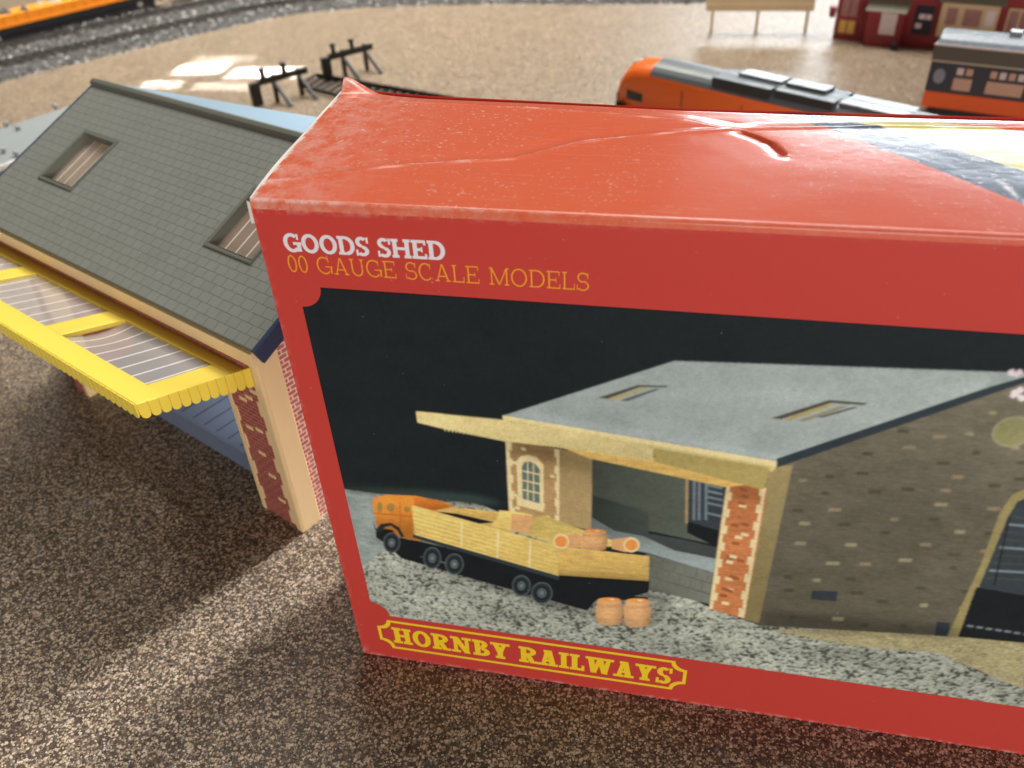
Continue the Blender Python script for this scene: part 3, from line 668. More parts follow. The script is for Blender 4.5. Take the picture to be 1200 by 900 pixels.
# ================================================================== MODEL GOODS SHED
def bricks(name, c1, c2, mortar, sx, axes, bw, rh, mort, bump=.5):
    k = NT(name); tc = k.coord(); s = k.n('ShaderNodeSeparateXYZ'); k.l(tc, s.inputs[0]); c = k.n('ShaderNodeCombineXYZ')
    k.l(s.outputs[axes[0]], c.inputs[0]); k.l(s.outputs[axes[1]], c.inputs[1])
    b = k.n('ShaderNodeTexBrick', _Scale=1000.0, _Color1=(*c1,1), _Color2=(*c2,1), _Mortar=(*mortar,1)); b.offset = .5
    b.inputs['Mortar Size'].default_value = mort; b.inputs['Mortar Smooth'].default_value = .25; b.inputs['Brick Width'].default_value = bw; b.inputs['Row Height'].default_value = rh; b.inputs['Bias'].default_value = 0
    k.l(c.outputs[0], b.inputs['Vector'])
    nz = k.noise(tc, 60, 4, .6); d = k.mix(k.math('MULTIPLY', nz, .35), b.outputs['Color'], (.12, .10, .09), 'MULTIPLY')
    d = k.mix(.3, b.outputs['Color'], d)
    k.pbr(d, k.math('MULTIPLY_ADD', nz, .2, .42), .4, k.bump(k.math('ADD', k.math('MULTIPLY', b.outputs['Fac'], -1), k.math('MULTIPLY', nz, .3)), bump, .0003)); return k.m
def slates():
    k = NT('grey_moulded_slates'); tc = k.coord(); s = k.n('ShaderNodeSeparateXYZ'); k.l(tc, s.inputs[0]); c = k.n('ShaderNodeCombineXYZ')
    k.l(s.outputs[0], c.inputs[0]); k.l(k.math('MULTIPLY', k.math('ADD', s.outputs[1], .003877), 1/math.cos(rd(24.92))), c.inputs[1])
    A, B = lin((134,137,128)), lin((129,132,123)); mo = lin((88,90,85))
    b = k.n('ShaderNodeTexBrick', _Scale=1000.0, _Color1=(*A,1), _Color2=(*B,1), _Mortar=(*mo,1)); b.offset = .5
    b.inputs['Mortar Size'].default_value = .16; b.inputs['Mortar Smooth'].default_value = .5; b.inputs['Brick Width'].default_value = 6.0; b.inputs['Row Height'].default_value = 4.15
    k.l(c.outputs[0], b.inputs['Vector'])
    nz = k.noise(tc, 22, 4, .6); fine = k.noise(tc, 1400, 2, .6)
    d = k.mix(k.math('MULTIPLY', nz, .45), b.outputs['Color'], lin((112,110,104)))
    d = k.mix(k.math('MULTIPLY', k.ramp(k.noise(tc, 700, 1), [(.76, 0.), (.8, 1.)]), .5), d, (.5,.5,.47))
    # each slate lifts towards its lower edge
    fr = k.math('FRACT', k.math('DIVIDE', s.outputs[1], .0041499*math.cos(rd(24.92)))) 
    h = k.math('ADD', k.math('MULTIPLY', b.outputs['Fac'], -1.0), k.math('MULTIPLY', fine, .12))
    k.pbr(d, .50, .35, k.bump(h, .6, .00035)); return k.m
M['slate'] = slates()
M['roofgrey'] = plain('grey_moulded_ridge', (108,108,96), .5, .4, .15, 50, .15)
M['navy'] = plain('navy_roof_edge', (52,64,88), .4, .5, .15, 60)
M['brickpier'] = bricks('maroon_pier_brick', lin((166,84,75)), lin((148,72,64)), lin((196,136,118)), 1, (0, 2), 4.4, 2.0, .22)
M['brickwall'] = bricks('maroon_gable_brick_lit', lin((205,118,104)), lin((190,104,92)), lin((250,218,200)), 1, (1, 2), 4.5, 2.1, .32)  # paler than the pier brick: window light on the gable put into the colour
M['brickfront'] = bricks('maroon_front_brick', lin((166,84,75)), lin((148,72,64)), lin((196,136,118)), 1, (0, 2), 4.4, 2.0, .22)
M['tan'] = plain('tan_plastic', (240,208,156), .38, .5, .1, 50)
M['yellow'] = plain('yellow_canopy_plastic', (248,220,84), .36, .5, .10, 45, .05)
M['stonegrey'] = plain('grey_platform_plastic', (112,122,142), .42, .5, .15, 60, .1)
M['blockj'] = plain('dark_joint', (66,72,90), .5, .4, .1)
M['inside'] = plain('dark_shed_interior', (96,72,58), .7, .3, .2, 40)
def lined_pane(name, tint, alpha, pitch, wdt, off):
    k = NT(name); tc = k.coord(); s = k.n('ShaderNodeSeparateXYZ'); k.l(tc, s.inputs[0])
    fr = k.math('FRACT', k.math('ADD', k.math('DIVIDE', s.outputs[0], pitch*MM), off))
    ln = k.math('LESS_THAN', fr, wdt)
    nz = k.noise(tc, 70, 3)
    g_ = k.n('ShaderNodeBsdfPrincipled'); g_.inputs['Base Color'].default_value = (*tint, 1); g_.inputs['Roughness'].default_value = .14; g_.inputs['Specular IOR Level'].default_value = .5
    t_ = k.n('ShaderNodeBsdfTransparent'); t_.inputs[0].default_value = (.95, .94, .92, 1)
    a_ = k.n('ShaderNodeMixShader'); k.l(k.math('MULTIPLY_ADD', nz, .12, alpha-.06), a_.inputs[0]); k.l(t_.outputs[0], a_.inputs[1]); k.l(g_.outputs[0], a_.inputs[2])
    w_ = k.n('ShaderNodeBsdfPrincipled'); w_.inputs['Base Color'].default_value = (.78, .74, .70, 1); w_.inputs['Roughness'].default_value = .4
    f_ = k.n('ShaderNodeMixShader'); k.l(ln, f_.inputs[0]); k.l(a_.outputs[0], f_.inputs[1]); k.l(w_.outputs[0], f_.inputs[2])
    k.l(f_.outputs[0], k.out.inputs[0]); return k.m
M['pane'] = lined_pane('clear_lined_glazing', (.62, .57, .53), .55, 8.0, .10, .1)
M['skypane'] = lined_pane('brown_lined_glazing', (.34, .26, .19), .80, 6.4, .09, .0)

SA = rd(154.51-180)
shed = thing('model_goods_shed', 'toy brick goods shed with grey slate roof, two skylights and yellow glazed canopy', 'model building', (-46.652, 53.003, 0), SA)
# local axes: x to the right along the eaves, y away from the viewer, z up; the shed runs x = -207 .. 8
SL = rd(24.92); EV, EZ, RS = -3.877, 97.05, 90.69; XL, XR = -207.3, 8.5
def rp(x, s, up=0.0): return (x, EV+s*math.cos(SL)-up*math.sin(SL), EZ+s*math.sin(SL)+up*math.cos(SL))
RV, RZ = EV+RS*math.cos(SL), EZ+RS*math.sin(SL)
SKY = [(-177.4, -151.5, 31.2, 60.2), (-49.4, -23.5, 31.0, 60.0)]
m = MB()
xs = sorted({XL, XR, *[a for q in SKY for a in q[:2]]}); ss = sorted({0, RS, *[a for q in SKY for a in q[2:]]})
for i in range(len(xs)-1):
    for j in range(len(ss)-1):
        cx, cs = (xs[i]+xs[i+1])/2, (ss[j]+ss[j+1])/2
        if any(a < cx < b and c < cs < e for a, b, c, e in SKY): continue
        m.face([rp(xs[i], ss[j]), rp(xs[i+1], ss[j]), rp(xs[i+1], ss[j+1]), rp(xs[i], ss[j+1])], M['slate'])
        m.face([rp(xs[i], ss[j], -3), rp(xs[i], ss[j+1], -3), rp(xs[i+1], ss[j+1], -3), rp(xs[i+1], ss[j], -3)], M['inside'])
m.face([rp(XL, 0, -3), rp(XR, 0, -3), rp(XR, 0), rp(XL, 0)], M['roofgrey'])
for q in SKY:
    a, b, c, e = q
    for P, Q in (((a,c),(b,c)), ((b,c),(b,e)), ((b,e),(a,e)), ((a,e),(a,c))):
        m.face([rp(*P), rp(*Q), rp(*Q, -4.5), rp(*P, -4.5)], M['roofgrey'])
roof = m.build('roof', shed, fix=False)
for q in SKY:
    a, b, c, e = q; f_ = MB(); w_, h_ = 1.7, .7
    for (xa, xb, sa, sb) in ((a-w_, b+w_, c-w_, c), (a-w_, b+w_, e, e+w_), (a-w_, a, c, e), (b, b+w_, c, e)):
        t_ = [rp(xa, sa, h_), rp(xb, sa, h_), rp(xb, sb, h_), rp(xa, sb, h_)]; b_ = [rp(xa, sa, -.1), rp(xb, sa, -.1), rp(xb, sb, -.1), rp(xa, sb, -.1)]
        f_.raw(t_+b_, [(0,1,2,3),(4,5,1,0),(5,6,2,1),(6,7,3,2),(7,4,0,3)], M['roofgrey'])
    fo = f_.build('skylight', roof, .25)
    p_ = MB(); p_.face([rp(a, c, -3.6), rp(b, c, -3.6), rp(b, e, -3.6), rp(a, e, -3.6)], M['skypane']); p_.build('skylight_glazing', roof, fix=False)
# barge edges
for nm, xx in (('roof_edge', XR), ('roof_edge', XL)):
    m = MB(); d_ = 1 if xx > 0 else -1
    pr = [rp(0, -.6, .05)[1:], rp(0, RS, .05)[1:], rp(0, RS, -7)[1:], rp(0, -.6, -7)[1:]]
    m.prism(pr, 0, xx-1.4 if d_ > 0 else xx-.6, xx+.6 if d_ > 0 else xx+1.4, M['navy']); m.build(nm, shed, .3)
m = MB(); m.prism([(RV-2.6, RZ-1.2), (RV-2.4, RZ+.9), (RV-.6, RZ+2.0), (RV+1.4, RZ+1.5), (RV+2.4, RZ-.6)], 0, XL-.4, XR+.4, M['roofgrey']); m.build('ridge_cap', shed, .3)
# loosely seated back half of the roof: shallow at the ridge, then steeper
M['backroof'] = plain('back_roof_sky_sheen', (172,196,214), .2, .6, .18, 30, .05)  # pale blue puts the sky's reflection into the base colour
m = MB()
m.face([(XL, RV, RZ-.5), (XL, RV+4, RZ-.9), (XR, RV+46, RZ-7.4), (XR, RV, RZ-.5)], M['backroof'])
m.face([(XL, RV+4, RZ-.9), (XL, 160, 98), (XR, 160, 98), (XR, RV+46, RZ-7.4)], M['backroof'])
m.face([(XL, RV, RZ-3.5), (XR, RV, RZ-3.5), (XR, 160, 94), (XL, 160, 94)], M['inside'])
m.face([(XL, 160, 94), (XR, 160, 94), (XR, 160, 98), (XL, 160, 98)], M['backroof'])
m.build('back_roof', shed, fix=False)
# walls
m = MB(); m.box((-24.5, 0, 0), (-1.5, 9, 92), M['brickpier'])
pier = m.build('brick_pier', shed)
m = MB()
rng = random.Random(11)
for i in range(12):
    z = i*7.2; w_ = 3.4 if i % 2 else 1.9; w2 = (1.6 if i % 2 else 3.2)
    m.box((-24.8, -.35, z), (-24.5+w_, 9.2, z+7.2), M['tan']); m.box((-2.2-w2, -.35, z+2), (-1.6, .5, z+9.2), M['tan'])
m.build('quoins', pier)
m = MB()
for (x, z) in ((-17, 63), (-12.5, 65.5), (-18.5, 48), (-12, 49.5), (-12.5, 25), (-10.5, 12), (-8, 70), (-15, 36)): m.box((x, -.25, z), (x+4.1, .4, z+1.7), M['tan'])
m.build('pale_bricks', pier)
m = MB(); m.prism([(-2.0, -.9), (1.4, -.9), (2.2, -.2), (2.2, 8.8), (1.7, 9.4), (-2.0, 9.4)], 2, 0, 91.5, M['tan']); m.build('corner_post', shed, .5)
m = MB()
def gable(x, t_):
    AC, AR, AZ = 78.3, 27, 62
    arch = [(AC-AR, 0)] + [(AC-AR*math.cos(a), AZ+AR*.8*math.sin(a)) for a in [i*math.pi/12 for i in range(13)]] + [(AC+AR, 0)]
    rz = lambda y: EZ-4+(y-EV)*math.tan(SL) if y < RV else RZ-4-(y-RV)*.44
    left = [(9.4, 0)] + arch[:8] + [(AC, rz(AC)), (9.4, rz(9.4))]; right = [arch[7]] + arch[8:] + [(150, 0), (150, rz(150)), (AC, rz(AC))]
    for poly in (left, right):
        m.face([(x, y, z) for y, z in poly], M['brickwall']); m.face([(x-t_, y, z) for y, z in poly][::-1], M['inside'])
gable(.9, 3); m.box((-2.1, 150, 0), (2.2, 158, 91), M['tan'])
wall = m.build('gable_wall', shed, fix=False)
m = MB()
for (y, z) in ((14, 55), (19, 41), (15, 20), (22, 66), (24, 30), (17, 8)): m.box((.6, y, z), (1.25, y+4.2, z+1.8), M['tan'])
m.build('pale_bricks', wall)
m = MB(); m.box((XL+4, 24, 0), (-178, 32, 92), M['brickfront']); m.box((-178, 0, 0), (-166, 31, 92), M['brickfront']); m.box((XL+4, 8, 0), (XL+10, 156, 92), M['brickwall']); m.box((XL+10, 150, 0), (-150, 156, 92), M['brickfront']); m.box((-30, 150, 0), (-2, 156, 92), M['brickfront']); m.box((-150, 150.5, 78), (-30, 155.5, 91), M['brickfront']); m.build('wall', shed)
m = MB()
for i in range(12):
    w_ = 4.6 if i % 2 else 2.6; m.box((-166-w_, -.35, i*7.2), (-165.6, 8.3, i*7.2+7.2), M['tan'])
m.build('quoins', shed)
# eaves board and brick course above the canopy
m = MB(); m.box((XL+2, -4.0, 88.4), (5.2, 3, 94.2), M['tan']); m.build('eaves_board', shed, .3)
m = MB(); m.box((XL+3, -2.6, 84.6), (-3.0, 6, 88.4), M['brickpier']); m.build('brick_course', shed)
m = MB(); m.box((-166, 11, 0), (-25, 150, 13), M['stonegrey']); m.box((-166, 9.2, 10.4), (-25, 12, 13.6), M['stonegrey'])
plat = m.build('loading_platform', shed, .3)
m = MB()
for i in range(15): m.box((-160+i*9, 12.2, 12.9), (-159.3+i*9, 60, 13.12), M['blockj'])
m.build('slab_joints', plat)
# canopy: tilts up away from the wall
ck = (94.2-83.6)/42.5
def cp(x, d, up=0.0): return (x, -d-up*ck*.97*-1*0, 83.4+d*ck+up)
can_b = MB(); CX0, CX1, CD = XL+3, -3.4, 43.0
def frame(xa, xb, da, db, hgt=2.2):
    T_ = [cp(xa, da), cp(xb, da), cp(xb, db), cp(xa, db)]; B_ = [cp(xa, da, -hgt), cp(xb, da, -hgt), cp(xb, db, -hgt), cp(xa, db, -hgt)]
    can_b.raw(T_+B_, [(0,3,2,1),(4,5,6,7),(0,1,5,4),(1,2,6,5),(2,3,7,6),(3,0,4,7)], M['yellow'])
OPEN = [(-69.8, -14.0), (-139.5, -81.5), (CX0+8, -151)]
frame(CX0, CX1, 0.0, 8.4); frame(CX0, CX1, 33.2, CD)
for xa, xb in ((-14, CX1), (-81.5, -69.8), (-151, -139.5), (CX0, CX0+8)): frame(xa, xb, 8.4, 33.2)
canopy = can_b.build('canopy', shed, .35)
for a, b in OPEN:
    m = MB(); N_ = 24
    for i in range(N_):
        def sag(x): 
            t = (x-a)/(b-a); lift = 0
            return -1.0
        for jj in range(6):
            u0, u1 = a-1+(b-a+2)*i/N_, a-1+(b-a+2)*(i+1)/N_; d0, d1 = 8+25.6*jj/6, 8+25.6*(jj+1)/6
            
            def bow(u_, d_): return -1.0-(2.4 if (a, b) == OPEN[0] else .5)*math.sin(math.pi*(d_-8)/25.6)*math.exp(-((u_-a)/(b-a)/.3)**2)
            m.face([cp(u0, d0, bow(u0, d0)), cp(u1, d0, bow(u1, d0)), cp(u1, d1, bow(u1, d1)), cp(u0, d1, bow(u0, d1))], M['pane'], True)
    m.build('canopy_glazing', canopy)
# scalloped valance
m = MB()
def valance(P, Q, h0, h1, pitch, th, nrm):
    P, Q = Vector(P), Vector(Q); L_ = (Q-P).length; n_ = max(1, round(L_/pitch)); nv = Vector(nrm)*th
    for i in range(n_):
        a, b = P.lerp(Q, i/n_), P.lerp(Q, (i+1)/n_); h = h0+(h1-h0)*(i+.5)/n_; g_ = .06
        a2, b2 = a.lerp(b, g_), a.lerp(b, 1-g_)
        prof = [a2, b2] + [b2.lerp(a2, .5-.5*math.cos(math.pi*t/8)) + Vector((0,0,-h+1.3-1.3*math.sin(math.pi*t/8))) for t in range(9)]
        n2 = len(prof); vs = [p + nv for p in prof] + prof
        m.raw(vs, [tuple(range(n2)), tuple(range(2*n2-1, n2-1, -1))] + [(j, n2+j, n2+(j+1) % n2, (j+1) % n2) for j in range(n2)], M['yellow'])
    m.raw([P, Q, Q+Vector((0,0,-h1+1.6)), P+Vector((0,0,-h0+1.6))], [(0,1,2,3)], M['yellow'])
valance(cp(CX0, CD+.1), cp(CX1, CD+.1), 6.0, 6.0, 3.55, .5, (0,-1,0))
valance(cp(CX1+.1, CD), cp(CX1+.1, 0.5), 6.0, 8.6, 3.55, .5, (1,0,0))
valance(cp(CX0-.1, CD), cp(CX0-.1, 0.5), 6.0, 8.6, 3.55, .5, (-1,0,0))
m.build('valance', canopy)

# ================================================================== BACKGROUND
M['ballast'] = plain('grey_ballast_stone', (92,92,92), .6, .35, .5, 90, .4)
M['ballast2'] = plain('dark_ballast_stone', (62,58,56), .6, .35, .4, 90, .4)
M['ballast3'] = plain('pale_ballast_stone', (168,166,160), .45, .5, .3, 90, .2)
M['sleeper'] = plain('dark_brown_sleeper', (62,54,49), .65, .25, .4, 60, .2)
M['rail'] = plain('tarnished_rail', (72,66,62), .55, .35, .4, 60)
M['blackp'] = plain('black_plastic', (34,28,27), .45, .45, .3, 60)
M['chassis'] = plain('black_wagon_chassis', (40,38,40), .5, .4, .3, 60)
M['orange'] = plain('orange_wagon_paint', (238,140,28), .4, .45, .12, 40)
M['axle'] = plain('pale_axlebox', (186,172,158), .5, .4, .4, 60)
M['dirt'] = plain('green_grey_wagon_load', (98,98,84), .7, .3, .5, 60, .3)

def path_pts(P, step):
    out = []; 
    # Catmull-Rom through P
    for i in range(1, len(P)-2):
        p0, p1, p2, p3 = [Vector(q) for q in P[i-1:i+3]]; n_ = max(2, int((p2-p1).length/step))
        for j in range(n_):
            t = j/n_; out.append(.5*((2*p1)+(p2-p0)*t+(2*p0-5*p1+4*p2-p3)*t*t+(3*p1-p0-3*p2+p3)*t**3))
    return out
EDGE = [(-900,180), (-775,450), (-664,643), (-553,818), (-460,944), (-347,996), (-190,1014), (-39,1012), (180,1022), (420,1040)]
edge = path_pts(EDGE, 12)
def offs(pts, d):
    o = []
    for i, p in enumerate(pts):
        a = pts[max(0, i-1)]; b = pts[min(len(pts)-1, i+1)]; t = (b-a).normalized(); o.append(p+Vector((-t.y, t.x))*d)
    return o
def track(edge, label, seed):
    P0 = edge[len(edge)//2]; trk = thing('railway_track', label, 'track', (P0.x, P0.y, 0), 0, 'curved tracks along the back')
    T0 = Matrix.Translation((-P0.x, -P0.y, 0)); WB = 84
    m = MB(); A, B, C_, D_ = edge, offs(edge, 16), offs(edge, WB-14), offs(edge, WB)
    for i in range(len(edge)-1):
        for (p, zp), (q, zq) in zip(((A, 0), (B, 6), (C_, 6)), ((B, 6), (C_, 6), (D_, 0))):
            m.face([(*p[i], zp), (*p[i+1], zp), (*q[i+1], zq), (*q[i], zq)], M['ballast2'])
    rng = random.Random(seed)
    for i in range(len(edge)-1):
        for _ in range(44):
            dd = rng.uniform(-7, WB); 
            if rng.random() < .25: dd = rng.uniform(-7, 18)
            p = edge[i].lerp(edge[i+1], rng.random()); t = (edge[i+1]-edge[i]).normalized(); p = p+Vector((-t.y, t.x))*dd
            z = max(0, min(6, dd*6/16)); r_ = rng.uniform(1.5, 3.6)
            mt = M['ballast3'] if rng.random() < .10 else (M['ballast'] if rng.random() < .6 else M['ballast2'])
            vs = [(p.x+r_*rng.uniform(.6,1.2)*a, p.y+r_*rng.uniform(.6,1.2)*b, z+r_*rng.uniform(.4,1.1)*c) for a, b, c in ((1,0,0),(-1,0,0),(0,1,0),(0,-1,0),(0,0,1))]
            m.raw(vs, [(0,2,4),(2,1,4),(1,3,4),(3,0,4)], mt)
    bal = m.build('ballast', trk, T=T0, fix=False); bal['kind'] = 'stuff'
    cl = offs(edge, WB/2)
    for dd in (-8.2, 8.2):
        m = MB(); c_ = offs(cl, dd)
        for i in range(len(c_)-1): m.bar((*c_[i], 8.6), (*c_[i+1], 8.6), 1.0, 2.4, M['rail'])
        m.build('rail', trk, T=T0)
    m = MB()
    for i in range(0, len(cl)-1):
        t = (cl[i+1]-cl[i]).normalized(); n_ = Vector((-t.y, t.x)); m.bar((*(cl[i]-n_*15), 6.6), (*(cl[i]+n_*15), 6.6), 4.5, 1.8, M['sleeper'])
    m.build('sleepers', trk, T=T0)
track(edge, 'nearer empty curved track with loose grey ballast', 5)
track(offs(edge, 90), 'farther curved track carrying the orange wagon', 6)

# orange open wagon on that track
def wagon(px0, ang, L_):
    w = thing('goods_wagon', 'orange open goods wagon with black chassis on the curved track', 'wagon', px0, ang)
    m = MB(); m.box((-L_, -17, 22), (0, 17, 26), M['orange']); m.box((-L_+8, -16, 26), (-6, 16, 36), M['orange'])
    for i in range(int(L_/16)): m.box((-L_+12+i*16, -16.9, 26), (-L_+13.6+i*16, -15.9, 35), M['orange'])
    m.build('body', w, .5)
    m = MB()
    for i in range(30): 
        xx = rng.uniform(-L_+14, -12); yy = rng.uniform(-12, 12); r_ = rng.uniform(4, 8); m.raw([(xx+r_, yy, 36), (xx-r_, yy+2, 36), (xx, yy+r_, 36), (xx, yy-r_, 36), (xx, yy, 36+r_*.9)], [(0,2,4),(2,1,4),(1,3,4),(3,0,4)], M['dirt'] if i % 3 else M['axle'])
    m.build('load', w, fix=False)['kind'] = 'stuff'
    m = MB(); m.box((-L_+2, -15.5, 15), (-2, 15.5, 21.8), M['chassis']); m.box((-L_*.9, -13, 5), (-L_*.08, 13, 15), M['chassis']); m.box((-L_*.66, -12, 10), (-L_*.36, 12, 17), M['chassis']); m.build('chassis', w)  # long low black box stands in for the shadow beneath the frame
    for bx in (-L_+32, -34):
        m = MB(); m.box((bx-24, -13.5, 10), (bx+24, 13.5, 16.8), M['chassis'])
        for dx in (-14, 14):
            for sy in (-14.2, 12.2): m.box((bx+dx-4, sy, 9.5), (bx+dx+4, sy+2, 15.5), M['axle'])
        bg = m.build('bogie', w, .4)
        for dx in (-14, 14):
            m = MB()
            for sy in (-9, 9): m.cyl((bx+dx, sy-1.4, 16.2-1), (bx+dx, sy+1.4, 15.2), 6.0, M['blackp'])
            m.build('wheelset', bg)
    m = MB(); m.box((0, -2.5, 14), (9, 2.5, 17), M['blackp']); m.build('coupling', w); m = MB(); m.box((-L_-9, -2.5, 14), (-L_, 2.5, 17), M['blackp']); m.build('coupling', w)
    return w
wang = rd(66); wv = Vector((math.cos(wang), math.sin(wang), 0)); wn = Vector((-wv.y, wv.x, 0)); wp = on_z(147, 0, 22) + wv*70 + wn*17; wp.z = 0; wagon(wp, wang, 300)
# second vehicle ahead of it, a flat wagon loaded with rubble
w2 = thing('flat_wagon', 'dark flat wagon carrying pale rubble ahead of the orange wagon', 'wagon', wp + wv*18, rd(60))
m = MB(); m.box((0, -15, 18), (150, 15, 21), M['chassis']); m.box((10, -12, 10), (40, 12, 18), M['chassis']); m.box((110, -12, 10), (140, 12, 18), M['chassis']); m.build('chassis', w2, .4)
for bx in (16, 34, 116, 134):
    m = MB()
    for sy in (-9, 9): m.cyl((bx, sy-1.4, 15.2), (bx, sy+1.4, 15.2), 6, M['blackp'])
    m.build('wheelset', w2)
m = MB()
for i in range(60):
    xx = rng.uniform(6, 144); yy = rng.uniform(-12, 12); r_ = rng.uniform(4, 7); m.raw([(xx+r_, yy, 21), (xx-r_, yy, 21), (xx, yy+r_, 21), (xx, yy-r_, 21), (xx, yy, 21+r_)], [(0,2,4),(2,1,4),(1,3,4),(3,0,4)], M['axle'])
m.build('load', w2, fix=False)['kind'] = 'stuff'

# grey platform ramp at the left
M['ramp'] = plain('blue_grey_plastic', (132,138,138), .42, .5, .15, 30, .1)
M['paler'] = plain('pale_grey_edge', (190,188,180), .45, .5, .15, 40)
M['pin'] = plain('dull_metal_pin', (150,148,150), .3, .6, .1, 60)
p = [on_z(-40, 166, 9), on_z(0, 151, 9), on_z(140, 104, 9), on_z(140, 144, 9), on_z(78, 164, 9), on_z(0, 196, 9), on_z(-40, 212, 9)]
gp_ = thing('platform_ramp', 'low blue-grey plastic platform with pale edge and small pins behind the slate roof', 'platform', (p[1].x, p[1].y, 0))
Tg = Matrix.Translation((-p[1].x, -p[1].y, 0)); m = MB(); n_ = len(p)
vs = [(q.x, q.y, 9) for q in p] + [(q.x, q.y, 0) for q in p]; m.raw(vs, [tuple(range(n_)), tuple(range(2*n_-1, n_-1, -1))] + [(i, (i+1) % n_, n_+(i+1) % n_, n_+i) for i in range(n_)], M['ramp']); m.build('deck', gp_, .8, T=Tg)
m = MB()
for a, b in ((3, 4), (4, 5), (5, 6)): m.bar((p[a].x, p[a].y, 8.2), (p[b].x, p[b].y, 8.2), 3.5, 4.0, M['paler'])
m.build('edging', gp_, .5, T=Tg)
for px_, py_ in ((8, 148), (22, 152), (65, 127), (5, 179), (20, 183)):
    q = on_z(px_, py_, 9); m = MB(); m.cyl((q.x, q.y, 8.8), (q.x, q.y, 12.5), 1.6, M['pin']); m.cyl((q.x, q.y, 12.4), (q.x, q.y, 13.6), 3.0, M['pin'], r2=1.6); m.build('pin', gp_, T=Tg)

# siding with two black buffer stops
def on_v(px, py, P, n_):
    d = ray(px, py); return CAM + d*((Vector(P)-CAM).dot(Vector(n_))/d.dot(Vector(n_)))
def buffer_stop(px, py, s_, label, rz):
    P = on_z(px, py); b = thing('buffer_stop', label, 'buffer stop', P, rz, 'black buffer stops')
    m = MB(); m.box((-2, -2, 20), (52, 2, 26), M['blackp']); m.build('buffer_beam', b, .5)
    for x in (14, 42):
        m = MB(); m.bar((x, 0, 0), (x, 0, 27), 3.6, 3.6, M['blackp']); m.build('post', b, .3)
        m = MB(); m.bar((x, -2, 19), (x+2, -24, 0), 3, 3, M['blackp']); m.build('brace', b, .3)
    for x in (4, 27):
        m = MB(); m.cyl((x, 0, 26), (x, 0, 33), 2.2, M['blackp']); m.cyl((x, 0, 33), (x, 0, 35), 3.2, M['blackp']); m.build('buffer', b)
    m = MB(); m.box((-12, -3, 2), (-2, 3, 24), M['blackp']); m.build('end_block', b, .8)
    return b
b1 = buffer_stop(311, 124, 1, 'black buffer stop nearer the slate ridge', rd(54))
b2 = copy_tree(b1); q = on_z(392, 93); b2.location = Vector((q.x, q.y, 0))*MM; b2['label'] = 'farther black buffer stop right above the corner of the red box'
sd = thing('siding_track', 'short brown siding track running behind the red box', 'track', on_z(440, 100), 0)
q0 = on_z(440, 100); Ts = Matrix.Translation((-q0.x, -q0.y, 0))
for (a, b) in (((372, 88), (545, 118)), ((352, 100), (500, 140))):
    A_, B_ = on_z(*a, 4), on_z(*b, 4); m = MB(); m.bar(A_, B_, 2.4, 4, M['sleeper']); m.build('rail', sd, T=Ts)
m = MB(); A_, B_ = on_z(372, 88), on_z(545, 118); A2, B2 = on_z(352, 100), on_z(500, 140)
for i in range(18):
    t = i/17; m.bar(A_.lerp(B_, t)+Vector((0,0,1)), A2.lerp(B2, t)+Vector((0,0,1)), 5, 2, M['sleeper'])
m.build('sleepers', sd, T=Ts)

# orange railcar behind the carton
M['rorange'] = plain('orange_railcar_paint', (226,104,34), .32, .5, .08, 40)
M['rgrey'] = plain('grey_railcar_roof', (88,96,100), .34, .5, .25, 40)
M['rgreyd'] = plain('dark_grey_roof_panel', (50,54,54), .4, .4, .2, 40)
M['glassd'] = plain('dark_window', (34,36,44), .15, .6, .2, 60)
rc = thing('railcar', 'orange railcar with grey roof and sloping nose behind the red box', 'train', (31, 563, 0), rd(-35))
def arch_prof(w_, zb, ze, zt, n_=10): return [(-w_, zb), (w_, zb), (w_, ze)] + [(w_*math.cos(t), ze+(zt-ze)*math.sin(t)) for t in [math.pi*i/n_ for i in range(1, n_)]] + [(-w_, ze)]
def loft(m, secs, mat, smooth=True):
    n_ = len(secs[0]); vs = [p for s in secs for p in s]
    m.raw(vs, [(a*n_+i, a*n_+(i+1) % n_, (a+1)*n_+(i+1) % n_, (a+1)*n_+i) for a in range(len(secs)-1) for i in range(n_)], mat, smooth)
    m.raw(vs, [tuple(range(n_-1, -1, -1)), tuple(range((len(secs)-1)*n_, len(secs)*n_))], mat)
m = MB()
secs = []
for x, w_, zb, ze, zt in ((0, 14, 16, 22, 28), (4, 15.5, 12, 30, 40), (10, 16.5, 11, 36, 48), (20, 17.5, 10, 40, 53), (40, 18, 10, 41, 55), (265, 18, 10, 41, 55)):
    secs.append([(x, y+18, z) for y, z in arch_prof(w_, zb, ze, zt)])
loft(m, secs, M['rorange']); m.build('body', rc)
m = MB(); pr = [(18*math.cos(t)*1.012+18, 41.5+14*math.sin(t)*1.02) for t in [rd(18)+rd(144)*i/10 for i in range(11)]]; pr += [(y+ (18-y)*.05, z-1.2) for y, z in pr[::-1]]
n_ = len(pr); vs = [(38+ (14 if z < 50 else 0)*0 + abs(y-18)*.0, y, z) for y, z in pr] + [(266, y, z) for y, z in pr]
m.raw(vs, [(i, (i+1) % n_, n_+(i+1) % n_, n_+i) for i in range(n_)], M['rgrey'], False); m.raw(vs, [tuple(range(n_)), tuple(range(n_, 2*n_))], M['rgrey']); roof_ = m.build('roof', rc)
m = MB(); m.box((98, 1.6, 46), (150, 30, 55.4), M['rgreyd']); m.box((152, 3, 49), (200, 32, 55.6), M['rgreyd']); m.box((202, 6, 52), (250, 30, 55.6), M['rgrey']); m.build('roof_hatches', roof_, .8)
m = MB(); m.box((112, 16, 55.6), (150, 30, 57.6), M['rgrey']); m.box((153, 16, 55.8), (186, 30, 57.9), M['rgrey']); m.build('roof_vents', roof_, .6)
